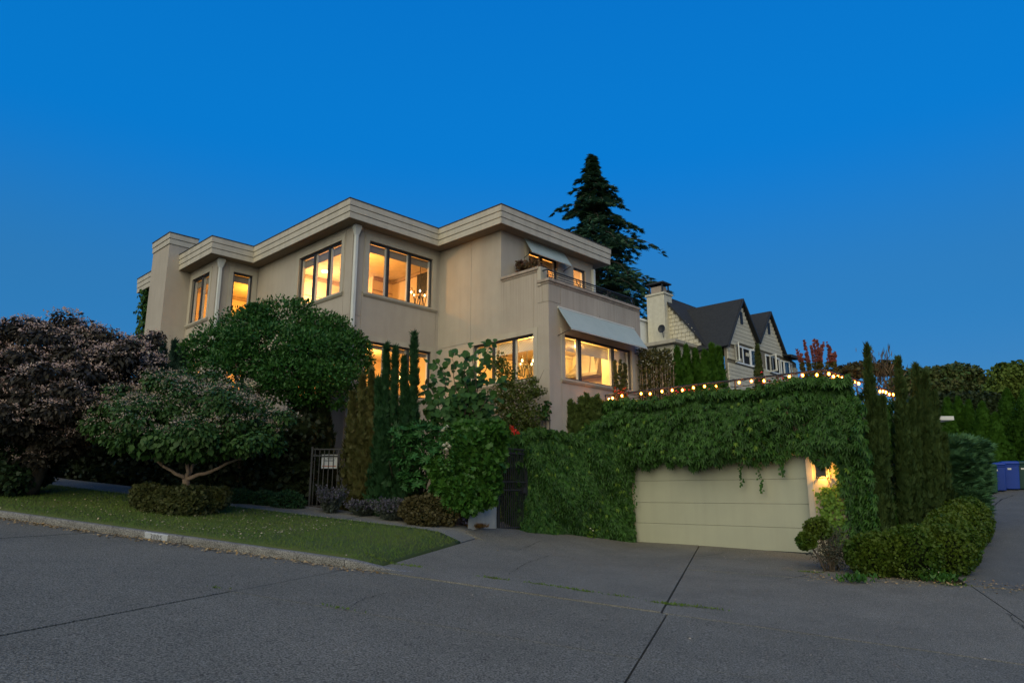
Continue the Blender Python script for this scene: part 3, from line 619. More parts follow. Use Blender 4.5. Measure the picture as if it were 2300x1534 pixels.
# inner faces of the front walls are painted too: mouldings at the ceiling
for a, b in (((wA + .24, 22.22, 9.24), (14.15, 22.3, 9.355)), ((14.15, 20.62, 9.24), (15.05, 20.7, 9.355)), ((14.97, 17.5, 9.24), (15.05, 20.62, 9.355)), ((wA + .24, 22.26, 8.6), (14.15, 22.3, 8.63)), ((14.15, 20.66, 8.85), (15.05, 20.7, 8.88)), ((wF + .24, 26.9, 9.24), (14, 27.0, 9.36)), ((wC + .24, 16.5, 6.1), (18.55, 16.6, 6.22))):
    MB().box(a, b).build('crown_moulding', CROWN, house, bevel=.01)
def room_light(u, v, z, w, c=(1, .49, .12), r=.12):
    l = bpy.data.lights.new('room_lamp', 'POINT'); l.energy = w; l.color = c; l.shadow_soft_size = r
    o = bpy.data.objects.new('room_lamp', l); col.objects.link(o); o.parent = house; o.location = (u - HO[0], v - HO[1], z - HO[2])
    d = MB().lathe([(.13, 0), (.13, .03), (.02, .05)], (u, v, (9.33 if z > 6.3 else 6.19)), 14); d.build('ceiling_lamp', LAMPMAT, house)
room_light(12.6, 18.9, 8.3, 72, (1, .46, .09)); room_light(12.6, 21.4, 8.4, 80, (1, .58, .26)); room_light(11.9, 25.2, 8.5, 100, (1, .45, .07))
room_light(16.6, 15.7, 8.6, 90); room_light(18.0, 15.4, 8.4, 26)
room_light(12.9, 19.2, 5.6, 105); room_light(11.8, 25.0, 5.6, 130); room_light(15.6, 14.0, 5.8, 84, (1, .57, .14)); room_light(17.2, 13.8, 5.9, 68, (1, .60, .17))

# furniture seen through the windows
def T(name, label, cat, org, group=None): return thing(name, label, cat, org, ROT, group)
hd = T('range_hood', 'curved steel range hood with straps behind the wide kitchen window', 'range hood', (18.3, 14.0, 4.8))
hv = []; prof = [(0, 5.36), (.60, 5.36), (.60, 5.46), (.50, 5.55), (.38, 5.72), (.31, 5.92), (.28, 6.2), (0, 6.2)]
def hw(d, z): return .34 + .34 * max(0, (d - .28) / .32) if z > 5.47 else .69
for sx in (-1, 1):
    for d, z in prof: hv.append((18.54 - d, 14.15 + sx * hw(d, z), z))
k = len(prof); MB().add(hv, [tuple(range(k)), tuple(range(2 * k - 1, k - 1, -1))] + [(i, i + k, (i + 1) % k + k, (i + 1) % k) for i in range(k)]).build('hood', STEEL, hd)
for f in (-.55, .55):
    MB().tube([(18.54 - d - .012, 14.15 + f * hw(d, z), z) for d, z in prof[2:7]], .022, 5).build('strap', STEELD, hd)
MB().box((17.91, 13.44, 5.35), (17.935, 14.86, 5.44)).build('hood_rim', STEELD, hd)
cb = T('kitchen_cabinet', 'tall cream panelled cabinet behind the narrow left kitchen pane', 'cabinet', (18.3, 15.4, 3.4))
CREAM = M('cabinet_paint', (.70, .60, .38), rough=.5)
MB().box((17.95, 14.95, 3.4), (18.54, 16.3, 6.1)).build('carcass', CREAM, cb)
for v in (14.98, 15.5): MB().box((17.92, v, 4.5), (17.95, v + .46, 5.98)).box((17.905, v + .08, 4.62), (17.92, v + .38, 5.88)).build('cabinet_door', CREAM, cb, bevel=.01)
MB().box((17.88, 14.9, 6.1), (18.54, 16.3, 6.2)).build('cornice', CREAM, cb)
fl = T('tall_cupboard', 'cream tall unit right of the hood behind the kitchen window', 'cupboard', (18.3, 13.0, 3.4))
MB().box((18.05, 12.72, 3.4), (18.54, 13.35, 6.15)).build('carcass', CREAM, fl); MB().box((18.02, 12.76, 3.5), (18.05, 13.31, 6.05)).build('cabinet_door', CREAM, fl, bevel=.01)
def chandelier(u, v, z, label, n=6, r=.34, zc=6.22):
    c = T('chandelier', label, 'chandelier', (u, v, z)); MB().tube([(u, v, zc), (u, v, z)], .012, 6).build('stem', IRON, c)
    for k in range(n):
        a = 2 * math.pi * k / n + .3; ca, sa = math.cos(a), math.sin(a)
        MB().tube([(u + ca * r * t + .05 * math.sin(6 * t) * ca, v + sa * r * t, z - .1 * math.sin(math.pi * t) + .22 * (t > .95) + .16 * math.sin(2.6 * math.pi * t)) for t in np.linspace(0, 1, 12)], .014, 5).build('arm', IRON, c)
        MB().lathe([(.012, 0), (.028, .03), (.024, .06), (.006, .085)], (u + ca * r, v + sa * r, z + .16), 8).build('bulb', LAMPMAT, c)
chandelier(15.9, 14.65, 5.42, 'iron chandelier with scrolled arms in the corner dining window')
chandelier(14.45, 18.3, 8.1, 'iron chandelier hanging in the upper three pane window', 5, .3, 9.36)
pn = T('television', 'dark flat panel on the wall of the upper lit room', 'television', (15.0, 18.8, 7.9))
MB().box((14.86, 18.42, 8.5), (14.90, 19.0, 9.2)).build('screen', M('screen_black', (.02, .022, .02), rough=.25), pn); MB().box((14.90, 18.65, 8.7), (15.05, 18.75, 9.0)).build('bracket', IRON, pn)
dr = T('cupboard', 'pale tall cupboard with framed doors in the upper lit room', 'cupboard', (14.6, 20.5, 6.58))
MB().box((14.2, 20.3, 6.58), (15.0, 20.69, 8.5)).build('carcass', CREAM, dr)
for u in (14.22, 14.62): MB().box((u, 20.27, 6.7), (u + .36, 20.3, 8.45)).build('cupboard_door', M('door_tan', (.45, .33, .2), rough=.6), dr)

# ================================================================== GARAGE, TERRACE, GATES
UG, VG0, VG1 = 16.37, 5.65, 12.43
gar = thing('garage', 'low garage under the terrace with wide cream sectional door', 'garage', (UG, VG0, .2), ROT)
DOOR = (6.42, 11.26, .1, 2.46)
GARW = M('garage_stucco', (.50, .44, .33), (.40, .345, .25), scale=2, rough=.92, bump=.3, bscale=90, streak=.4)
wall('front_wall', 'u', UG, VG0, VG1, -.3, 3.72, [DOOR], 1, th=.3, mat=GARW, parent=gar)
wall('side_wall', 'v', VG0, UG, 24.5, -.3, 3.72, [], 1, th=.3, mat=GARW, parent=gar)
MB().box((UG + .3, VG0 + .3, 3.3), (24.5, VG1, 3.4)).build('terrace_floor', CONCRETE, gar)
MB().box((24.2, VG0, -.3), (24.5, 16, 3.4)).build('rear_wall', GARW, gar); MB().box((19.1, VG1, 3.25), (34, 22, 3.38)).build('terrace_paving', CONCRETE, gar)
DOORM = M('garage_door_paint', (.37, .375, .29), (.335, .345, .27), scale=1.2, rough=.7, streak=.14)
gd = MB().box((UG + .2, 6.44, .1), (UG + .24, 11.24, 2.45)).build('garage_door', M('door_gap', (.2, .195, .15)), gar)
zz = [.285, .823, 1.361, 1.932, 2.45]
for a, b in zip(zz[:-1], zz[1:]): MB().box((UG + .15, 6.445, a + .003), (UG + .199, 11.235, b - .003)).build('door_panel', DOORM, gd, bevel=.003)
MB().box((UG + .14, 6.445, .20), (UG + .2, 11.235, .284)).build('door_seal', BLACKFRAME, gd)
MB().box((UG - .02, 6.28, .15), (UG + .14, 6.415, 2.46)).build('door_jamb', STUCCO2, gar); MB().box((UG - .02, 11.265, .15), (UG + .14, 11.4, 2.46)).build('door_jamb', STUCCO2, gar)
# terrace railing
tr_ = thing('terrace_railing', 'dark metal railing round the terrace above the ivy', 'railing', (UG, 5.8, 3.7), ROT)
for z, r in ((4.37, .024), (4.2, .010), (4.08, .010), (3.96, .010), (3.84, .010)):
    for a, b in (((UG, 12.0), (UG, 5.8)), ((UG, 5.8), (23.2, 5.8))): bar('rail', IRON, tr_, (*a, z), (*b, z), r)
for v in (12.0, 9.9, 8.0, 6.9, 5.8): bar('post', IRON, tr_, (UG, v, 3.6), (UG, v, 4.39), .020)
for u in (17.9, 19.6, 21.4, 23.2): bar('post', IRON, tr_, (u, 5.8, 3.6), (u, 5.8, 4.39), .020)
# string lights on the railing
sl = thing('string_lights', 'string of glowing warm bulbs along the terrace railing', 'string lights', (UG, 5.8, 4.3), ROT)
def bulb(u, v, z):
    MB().lathe([(.012, .075), (.018, .05), (.016, .03)], (u, v, z), 8).build('socket', IRON, sl); b_ = MB().lathe([(.014, .036), (.034, .018), (.041, -.012), (.031, -.04), (.006, -.055)], (u, v, z), 10).build('bulb', GLOBE, sl, smooth=True); MB().lathe([(.006, .02), (.019, .0), (.019, -.018), (.006, -.035)], (u, v, z), 8).build('filament', BULBMAT, b_)
PX_F = [1369, 1377, 1398, 1441, 1461, 1488, 1511, 1534, 1559, 1584, 1609, 1662, 1690, 1718, 1776, 1806, 1838, 1614, 1733, 1778]
def vv_at(px):   # where along the front railing a bulb hangs
    d = at(px, 860, 1.0); k = d[0] * UU[0] + d[1] * UU[1]; return (d[0] * VV[0] + d[1] * VV[1]) * UG / k
def uu_at(px):
    d = at(px, 860, 1.0); k = d[0] * VV[0] + d[1] * VV[1]; return (d[0] * UU[0] + d[1] * UU[1]) * 5.76 / k
pth = []
for i, px in enumerate(PX_F):
    v = vv_at(px); low = i >= 17; z = 4.30 - .03 * (i % 3 == 1) - (.2 if low else 0) - (.05 if i == 0 else 0); bulb(UG - .045, v, z); 
    if not low: pth.append((UG - .045, v, z + .075)); pth.append((UG - .045, v - .12, z + .02))
for i, px in enumerate([1863, 1873, 1883, 1892, 1901, 1919, 1928, 1945, 1951, 1958, 1974, 1981, 1987, 1994, 2003]):
    u = uu_at(px); z = 4.29 - .03 * (i % 3 == 1); bulb(u, 5.755, z); pth.append((u, 5.755, z + .075)); pth.append((u + .08, 5.755, z + .03))
MB().tube(pth, .006, 4).build('cable', IRON, sl)
# wall lantern
ln = thing('wall_lantern', 'square black wall lantern glowing beside the garage door', 'lantern', (UG, 6.04, 2.15), ROT)
lx0, lx1, ly0, ly1 = UG - .16, UG - .02, 5.93, 6.15
for u in (lx0, lx1 - .015):
    for v in (ly0, ly1 - .015): MB().box((u, v, 1.95), (u + .015, v + .015, 2.36)).build('corner_bar', IRON, ln)
MB().box((lx0 - .01, ly0 - .01, 1.925), (lx0 + .012, ly1 + .01, 1.95)).box((lx0 + .013, ly0 - .01, 1.925), (lx1, ly0 + .012, 1.95)).box((lx0 + .013, ly1 - .012, 1.925), (lx1, ly1 + .01, 1.95)).build('base', IRON, ln); MB().box((lx0 - .01, ly0 - .01, 2.36), (lx1, ly1 + .01, 2.39)).build('cap', IRON, ln)
MB().box((lx1, ly0 + .03, 2.0), (UG - .001, ly1 - .03, 2.3)).build('back_plate', IRON, ln)
MB().box((lx0 + .002, ly0 + .016, 1.96), (lx0 + .008, ly1 - .016, 2.35)).build('shield', M('smoked_glass', (.10, .085, .06), rough=.3), ln)
MB().lathe([(.02, 0), (.03, .06), (.02, .12)], (lx1 - .04, 6.04, 2.1), 8).build('bulb', emit('lantern_bulb', (1, .55, .18), 18), ln)
ll = bpy.data.lights.new('lantern_light', 'POINT'); ll.energy = 11; ll.color = (1, .46, .08); ll.shadow_soft_size = .03
lo = bpy.data.objects.new('lantern_light', ll); col.objects.link(lo); lo.parent = ln; lo.location = (lx1 - .07 - UG, 0, -.12)

# iron gates: frame, bars, hinges
def gate(p0, p1, z0, z1, label, rails, step=.11, sign=False):
    p0 = np.array(p0); p1 = np.array(p1); L = np.linalg.norm(p1 - p0); ax = (p1 - p0) / L; ang = math.atan2(ax[1], ax[0])
    g = thing('garden_gate', label, 'gate', (0, 0, 0)); g.location = (p0[0], p0[1], z0); g.rotation_euler = (0, 0, ang); H_ = z1 - z0
    for x in (-.05, L + .01): piece('gate_post', IRON, g, (x, -.025, 0), (x + .04, .025, H_ + .03))
    for z in rails: piece('rail', IRON, g, (0, -.018, z * H_), (L, .018, z * H_ + .03))
    for k in range(int(L / step) + 1): piece('bar', IRON, g, (k * step + .03, -.009, .05), (k * step + .048, .009, H_ * .985))
    piece('latch', IRON, g, (L - .16, -.05, H_ * .45), (L - .03, .05, H_ * .45 + .14))
    return g, L, H_
g0, g1 = gp(697, 1137), gp(768, 1141)
ga, L_, H_ = gate(g0[:2], g1[:2], g0[2] - .05, float(at(733, 1006, g0[1])[2]), 'iron bar gate with white notice behind the lavender', (.03, .86, .97))
sg = thing('notice_sign', 'white notice board hung on the left iron gate', 'sign', (0, 0, 0)); sg.location = ga.location; sg.rotation_euler = ga.rotation_euler
SW = M('sign_white', (.42, .44, .46), (.36, .38, .40), scale=6, rough=.6); SI = M('sign_ink', (.12, .13, .15), rough=.7); SR = M('sign_red', (.38, .12, .05), rough=.7)
x0 = L_ * .27; piece('board', SW, sg, (x0, .012, H_ * .66), (x0 + .37, .03, H_ * .66 + .33))
for k, (a, b) in enumerate(((.08, .30), (.12, .26), (.05, .31), (.07, .28))): piece('ink_mark', SI, sg, (x0 + a, .009, H_ * .66 + .27 - .035 * k), (x0 + b, .013, H_ * .66 + .285 - .035 * k))
piece('red_band', SR, sg, (x0 + .02, .009, H_ * .66 + .045), (x0 + .35, .013, H_ * .66 + .065))
g2, g3 = gp(1120, 1188), gp(1181, 1192)
gate(g2[:2], g3[:2], g2[2] - .06, float(at(1150, 1004, g2[1])[2]), 'narrow iron bar gate between planter wall and ivy', (.03, .48, .58, .93, .985), step=.085)
# path and steps behind the narrow gate
st = thing('garden_steps', 'stone steps behind the narrow iron gate', 'steps', (*g2[:2], g2[2]))
dirn = nrm(np.array([[.1, 1.0]]))[0]; per = np.array([dirn[1], -dirn[0]])
for k in range(6):
    c = (g2[:2] + g3[:2]) / 2 + dirn * (.5 + .36 * k); q = [c - per * .55, c + per * .55, c + per * .55 + dirn * .4, c - per * .55 + dirn * .4]
    MB().prism(q, g2[2] - .3, g2[2] + .17 * k + .02).build('step', CONCRETE, st, bevel=.01)
sl_ = thing('step_light', 'small recessed light glowing low beside the steps', 'lamp', (*g2[:2], g2[2] + .3)); c = g2[:2] + dirn * .9 - per * .15
MB().box((c[0] - .05, c[1], g2[2] + .32), (c[0] + .05, c[1] + .03, g2[2] + .36)).build('lens', emit('step_glow', (1, .5, .2), 6), sl_)
# planter wall
w0, w1 = gp(1053, 1186), gp(1113, 1189)
pw = thing('planter_wall', 'low pale concrete planter wall left of the narrow gate', 'wall', (*w0[:2], w0[2]))
zt = float(at(1085, 1141, w0[1])[2]); dd = np.array([.15, .99]) * .22
MB().prism([w0[:2] - .02, w1[:2], w1[:2] + dd, w0[:2] + dd], w0[2] - .3, zt).build('wall', M('pale_concrete', (.52, .49, .42), (.40, .37, .31), scale=3, rough=.9, bump=.3, bscale=80, streak=.4), pw, bevel=.012)
# retaining wall carrying the left ivy
iv0, iv1 = np.array([.35, 17.75]), np.array([3.1, 19.55])
rwall = thing('garden_wall', 'rendered garden wall buried under the left ivy', 'wall', (*iv0, .5))
nn = nrm(np.array([[-(iv1 - iv0)[1], (iv1 - iv0)[0]]]))[0]
MB().prism([iv0 + nn * .25, iv1 + nn * .25, iv1 + nn * .5, iv0 + nn * .5], 0, 2.75).build('wall', CONCRETE, rwall)

# ================================================================== IVY
def uv_pts(u, v, z): a = np.outer(u, UU) + np.outer(v, VV); return np.column_stack([a, z])
NU = np.array([-UU[0], -UU[1], 0]); NV = np.array([-VV[0], -VV[1], 0])
def bulge(a, z, sc_=1.0): return .11 * np.sin(a * 1.7 + 1.3 * np.sin(z * 2.1)) + .09 * np.sin(z * 3.1 + a * 2.3) + .05 * np.sin(a * 6.1 + z * 5.3)
def ivy_mass(name, P, Nn, label, n_single, size=(.11, .20), mat=IVYL, cat='ivy'):
    t = thing(name, label, cat, tuple(P[np.argmin(P[:, 2])])); n = len(P)
    D = nrm(np.column_stack([rng.normal(0, .20, (n, 2)), -np.ones(n) + rng.normal(0, .1, n)]) + Nn * .34); N2 = nrm(Nn * 1.0 + np.array([0, 0, .35]) + rng.normal(0, .42, (n, 3)))
    cloud('foliage', P, D, N2, rng.uniform(*size, n), T_IVY, mat, t, singles=n_single, kind='stuff')
    if n_single:
        k = rng.permutation(n)[:n // 80]; cloud('young_foliage', P[k] + Nn[k] * .04, D[k], N2[k], rng.uniform(*size, len(k)) * .85, T_IVY, IVYLIT, t, kind='stuff')
    return t
def hang_z(v): return 2.34 + .06 * np.sin(v * 3.3) + .04 * np.sin(v * 8.7 + 1) + .04 * np.sin(v * 17) + .14 * sm(8.0, 6.4, v)
# front of the garage and its flank
n = 13500; v = rng.uniform(5.0, 12.9, n); z = rng.uniform(.1, 4.16, n)
top = 4.02 + .06 * np.sin(v * 2.3) + .05 * np.sin(v * 5.9) - .40 * sm(11.9, 12.9, v) - .3 * sm(5.5, 5.0, v)
ok = (z < top) & ~((v > 6.2) & (v < 11.2 - .06 * np.sin(z * 7)) & (z < hang_z(v))) & ~((v > 5.62) & (v <= 6.2) & (z < 2.28 + .08 * np.sin(v * 30))) & ~((v <= 5.62) & (v > 5.28) & (z < 1.3) & (rng.uniform(0, 1, n) < .5))
v, z = v[ok], z[ok]; lay = rng.uniform(0, 1, len(v))
d = (.40 + bulge(v, z)) * np.where(lay < .3, .35, 1) * rng.uniform(.7, 1.12, len(v)) * np.clip((top[ok] - z) / .5 + .25, .3, 1) * np.clip((z - hang_z(v)) / .4 + .45, .45, 1)
Pf = uv_pts(UG - d, v, z); Nf = np.broadcast_to(NU, Pf.shape).copy(); edge = sm(5.6, 5.0, v)[:, None]; Nf = nrm(Nf * (1 - .6 * edge) + NV * edge)
n = 1900; v = rng.uniform(5.2, 12.2, n); dd_ = rng.uniform(0, .4, n); Pt = uv_pts(UG - dd_, v, 4.0 + .06 * np.sin(v * 2.3) + rng.normal(0, .05, n) + .05); Nt = np.broadcast_to(np.array([-.3, -.3, .9]), Pt.shape)
ivy_mass('ivy', np.concatenate([Pf, Pt]), np.concatenate([Nf, nrm(Nt)]), 'dense ivy hanging over the garage front above its door', 300)
n = 6000; u = rng.uniform(16.1, 23.5, n); z = rng.uniform(.3, 3.95, n); Pq = uv_pts(u, 5.62 - .28 - bulge(u, z), z)
ivy_mass('ivy', Pq, np.broadcast_to(NV, Pq.shape), 'ivy on the garage flank between the cypresses', 120)
# left ivy along the garden wall
n = 9600; tt = rng.uniform(-.13, 1.05, n); gz = hr(iv0[0] + (iv1 - iv0)[0] * tt, iv0[1] + (iv1 - iv0)[1] * tt)
ztop = 3.08 + .10 * np.sin(tt * 9) + .05 * np.sin(tt * 23) + .45 * sm(.45, .9, tt) - .12 * sm(.0, -.13, tt); z = gz + (ztop - gz) * rng.uniform(.0, 1, n)
q = iv0 + (iv1 - iv0) * tt[:, None]; dep = .12 + bulge(tt * 3.2, z) - .35 * np.clip((z - ztop + .5) / .5, 0, 1) ** 2 - .3 * sm(.02, -.13, tt)
dep = dep * rng.uniform(.55, 1.15, n); q = q - nn * dep[:, None]; Pl = np.column_stack([q, z]); Nl = np.broadcast_to(np.array([-nn[0], -nn[1], 0]), Pl.shape)
n = 2200; tt = rng.uniform(-.12, 1.0, n); q = iv0 + (iv1 - iv0) * tt[:, None] + nn * rng.uniform(-.1, .7, n)[:, None]; Pt = np.column_stack([q, 3.06 + .10 * np.sin(tt * 9) + .45 * sm(.45, .9, tt) + rng.normal(0, .06, n) - .1 * sm(.1, -.12, tt)])
n = 1500; zz_ = rng.uniform(.7, 3.0, n); q = iv0 - (iv1 - iv0) * .12 + nn * rng.uniform(-.1, .6, n)[:, None] + rng.normal(0, .06, (n, 2)); Pe = np.column_stack([q, zz_]); Ne = np.broadcast_to(np.array([*(-(iv1 - iv0) / np.linalg.norm(iv1 - iv0)), 0]), Pe.shape)
ivy_mass('ivy', np.concatenate([Pl, Pt, Pe]), np.concatenate([Nl, np.broadcast_to(np.array([-.2, -.3, .9]), Pt.shape), Ne]), 'dense drooping ivy beside the narrow iron gate', 300)
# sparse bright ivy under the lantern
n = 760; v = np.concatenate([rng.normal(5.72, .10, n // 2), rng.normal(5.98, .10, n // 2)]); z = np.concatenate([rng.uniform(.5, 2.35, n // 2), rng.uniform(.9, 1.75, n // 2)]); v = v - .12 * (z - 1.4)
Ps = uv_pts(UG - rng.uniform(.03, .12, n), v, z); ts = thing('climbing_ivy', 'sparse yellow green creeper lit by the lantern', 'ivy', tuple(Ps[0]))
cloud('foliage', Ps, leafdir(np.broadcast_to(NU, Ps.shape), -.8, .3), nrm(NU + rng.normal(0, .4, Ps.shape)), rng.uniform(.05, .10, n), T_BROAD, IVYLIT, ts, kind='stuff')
stm = MB()
for k in range(9):
    v0 = 5.65 + .5 * random.random(); stm.tube([tuple(uv_pts([UG - .02], [v0 + .16 * math.sin(t * 5 + k) - .1 * t], [.25 + 1.7 * t])[0]) for t in np.linspace(0, 1, 9)], .008, 4)
stm.build('stems', PALEBARK, ts)
# loose trailing runners over the door
for k, (px, zb) in enumerate(((1652, 1.78), (1693, 1.62), (1743, 2.0), (1420, 1.2))):
    v0 = vv_at(px); n = 26; z = np.linspace(zb, 2.3, n); Pr = uv_pts(np.full(n, UG - .05), v0 + rng.normal(0, .03, n), z); tr2 = thing('ivy_runner', ['thin ivy runner trailing near the middle of the garage door', 'longest thin ivy runner trailing over the garage door', 'short ivy runner at the right of the garage door', 'thin ivy runner down the left edge of the garage door'][k], 'ivy', tuple(Pr[0]))
    cloud('foliage', Pr, leafdir(np.broadcast_to(NU, Pr.shape), -.9, .2), np.broadcast_to(NU, Pr.shape), rng.uniform(.04, .08, n), T_BROAD, IVYL, tr2, kind='stuff'); MB().tube([tuple(p) for p in Pr], .004, 4).build('stem', BARK, tr2)
# creeper on the far left corner of the house
n = 900; z = rng.uniform(6.8, 9.6, n); v = 29.2 + rng.normal(0, .3, n) * (1.3 - .3 * (z - 7)); Pc = uv_pts(9.45 - np.abs(rng.normal(.12, .12, n)), v, z)
ivy_mass('ivy', Pc, np.broadcast_to(NU, Pc.shape), 'creeper climbing the far left house corner behind the chimney', 0, (.12, .22))

# ================================================================== TREES AND SHRUBS
def plant(name, label, cat, base, group=None): return thing(name, label, cat, tuple(base), 0, group)
def limbs(t, name, mat, lines, n=7): 
    m = MB()
    for pts, rad in lines: m.tube(pts, rad, n)
    return m.build(name, mat, t, smooth=True)
def wig(a, b, r0, r1, k=6, w=.08):
    a = np.array(a, float); b = np.array(b, float); pts = [tuple(a + (b - a) * t + (rng.normal(0, w, 3) * math.sin(math.pi * t))) for t in np.linspace(0, 1, k)]
    return pts, [r0 + (r1 - r0) * t for t in np.linspace(0, 1, k)]
def leafy(t, lumps, n, size, tmpl, mat, droop=-.3, depth=(.7, 1.06), singles=0, name='foliage', out=.6, inside=.62, up=.25, kind='stuff'):
    P, Nn = lump_pts(lumps, n, depth, inside); D = leafdir(Nn, droop, out); N2 = nrm(Nn + np.array([0, 0, up]) + rng.normal(0, .35, P.shape))
    return cloud(name, P, D, N2, rng.uniform(size[0], size[1], len(P)), tmpl, mat, t, singles=singles, kind=kind)
def blossoms(t, lumps, n, size, mat, zmin=.15, k=7, spread=.07):
    """flower sprays sitting on the upper outside of the crown"""
    P, Nn = lump_pts(lumps, n, (.98, 1.12), .8); ok = Nn[:, 2] > zmin; P = P[ok]
    P = np.repeat(P, k, axis=0) + rng.normal(0, spread, (len(P) * k, 3)) * np.array([1, 1, .5]); D = rdir(len(P)); D[:, 2] = np.abs(D[:, 2])
    return cloud('blossom', P, D, rdir(len(P)), rng.uniform(*size, len(P)), T_STAR if False else T_LANCE, mat, t, kind='stuff')

# purple flowering tree at the left edge
b = gp(64, 1112); t = plant('flowering_tree', 'tall dark purple flowering tree at the end of the lawn', 'tree', b)
L = [PL(*q) for q in ((135, 735, 15.6, 62, 28), (45, 758, 15.4, 85, 38), (225, 760, 15.9, 75, 34), (305, 785, 16.0, 62, 34), (-40, 780, 15.0, 80, 45), (115, 790, 15.0, 90, 42), (210, 820, 15.2, 90, 42), (20, 830, 14.6, 90, 45), (300, 835, 15.8, 65, 36), (120, 860, 14.4, 90, 42), (235, 885, 15.0, 85, 38), (10, 900, 14.2, 90, 45), (150, 920, 14.4, 85, 38), (245, 935, 15.0, 65, 30), (60, 950, 14.6, 80, 34), (150, 965, 14.9, 62, 26), (345, 765, 16.2, 28, 18), (-30, 960, 14.6, 70, 45), (-60, 860, 14.8, 80, 60), (130, 850, 16.8, 160, 80), (0, 900, 16.8, 140, 80), (285, 800, 15.6, 75, 40), (180, 770, 16.0, 90, 38), (200, 870, 16.4, 120, 60), (80, 830, 16.4, 120, 50), (70, 1000, 15.2, 80, 40), (180, 990, 15.6, 60, 30))]
limbs(t, 'trunk', BARK, [wig(b, at(100, 970, 15.3), .17, .11), wig(at(100, 970, 15.3), at(60, 860, 14.9), .13, .04), wig(at(100, 970, 15.3), at(210, 830, 15.5), .11, .03), wig(at(100, 965, 15.3), at(120, 800, 15.6), .11, .03), wig(at(90, 1000, 15.3), at(-30, 880, 15), .09, .03)], 9)
SL = sub_lumps(L, 7, .48, .95)
leafy(t, SL, 46000, (.08, .15), tl_lance(.27), PURPLEL, -.55, depth=(.35, 1.06), inside=.3)
blossoms(t, SL, 9000, (.035, .075), BLOSSOM, .0, 8, .05)
# glorybower on the lawn
b = gp(418, 1146); t = plant('glorybower_tree', 'low spreading tree with pale flower clusters and exposed forked trunk', 'tree', b)
L = [PL(*q) for q in ((330, 868, 14.9, 75, 32), (440, 862, 14.9, 80, 34), (545, 890, 14.7, 75, 34), (265, 905, 14.5, 70, 36), (380, 900, 14.2, 90, 42), (490, 920, 14.0, 90, 42), (595, 940, 14.3, 70, 42), (235, 950, 14.2, 46, 34), (310, 955, 13.9, 80, 46), (420, 960, 13.6, 95, 50), (530, 975, 13.8, 80, 44), (620, 985, 14.3, 46, 36), (270, 985, 14.1, 46, 24), (365, 992, 13.9, 75, 32), (450, 1000, 13.8, 72, 30), (540, 995, 14.2, 55, 22), (410, 1015, 14.0, 50, 16), (430, 935, 15.6, 180, 55))]
fk = at(418, 1075, 14.5)
limbs(t, 'trunk', PALEBARK, [wig(b, fk, .085, .07, w=.01), wig(fk, at(365, 1046, 14.3), .042, .024, w=.015), wig(at(365, 1046, 14.3), at(290, 980, 14.3), .03, .015), wig(fk, at(470, 1060, 14.3), .045, .034, w=.015), wig(at(470, 1060, 14.3), at(575, 1018, 14.2), .034, .016, w=.025), wig(fk, at(432, 1000, 14.6), .045, .02, w=.03), wig(fk, at(475, 1005, 14.8), .04, .02, w=.03), wig(at(575, 1018, 14.2), at(630, 960, 14.3), .02, .01)], 9)
Lb = L[7:]; Lt = L[:13] + [L[-1]]
SL = sub_lumps(L, 7, .44, 1.05)
leafy(t, SL, 24000, (.06, .12), tl_lance(.3), GLORYL, -.7, depth=(.4, 1.05), inside=.3)
leafy(t, Lb[6:], 1900, (.09, .145), T_BROAD, GLORYL, -1.1, depth=(.9, 1.12), singles=260, name='hanging_foliage', out=.35, inside=.9)
blossoms(t, [l for l in SL if l[0][2] > at(430, 985, 14)[2]], 4200, (.026, .055), BLOSSOM2, .05, 7, .05)
# clipped shrubs round its trunk
for i, (lab, lum) in enumerate((('clipped shrub left of the pale forked trunk', ((335, 1115, 14.6, 36, 26), (352, 1135, 14.4, 34, 22), (318, 1106, 14.6, 22, 15))), ('clipped shrub under the pale forked trunk', ((410, 1130, 14.3, 52, 34), (375, 1118, 14.5, 30, 22), (440, 1118, 14.5, 34, 24))), ('clipped shrub right of the pale forked trunk', ((478, 1120, 14.7, 36, 22), (500, 1110, 14.8, 18, 12), (462, 1135, 14.6, 26, 18))))):
    Ls = [PL(*q) for q in lum]; t = plant('clipped_shrub', lab, 'shrub', gp(lum[0][0], 1158), 'shrubs round the forked trunk')
    core(Ls, .72, 'twigs_or_core', COREM, t); leafy(t, sub_lumps(Ls, 8, .36) + Ls, 9000, (.045, .075), T_TUFT, BOXL, 0, depth=(.75, 1.05), inside=.75)
# arbutus
b = gp(560, 1120); b = np.array([-7.0, 18.4, hr(-7.0, 18.4)]); t = plant('arbutus_tree', 'large round evergreen tree before the left wing of the house', 'tree', b)
L = [PL(*q) for q in ((640, 715, 19.0, 90, 46), (560, 735, 18.9, 85, 46), (720, 745, 18.9, 80, 46), (490, 775, 18.6, 72, 46), (600, 770, 18.0, 100, 50), (700, 790, 18.0, 95, 50), (775, 790, 18.5, 62, 44), (455, 830, 18.6, 46, 46), (540, 810, 17.8, 80, 40), (650, 840, 17.7, 95, 44), (745, 845, 17.8, 80, 40), (805, 820, 18.6, 36, 34), (690, 880, 18.0, 60, 34), (760, 890, 18.2, 52, 30), (475, 868, 18.8, 50, 30), (620, 880, 18.4, 50, 26), (640, 780, 19.6, 170, 80))]
limbs(t, 'trunk', BARK, [wig(b, at(560, 890, 18.4), .2, .15), wig(at(560, 890, 18.4), at(520, 830, 18.6), .10, .04), wig(at(560, 890, 18.4), at(545, 840, 18.4), .07, .03), wig(at(560, 890, 18.4), at(640, 800, 18.6), .12, .04), wig(at(565, 900, 18.4), at(720, 800, 18.6), .11, .04)], 8)
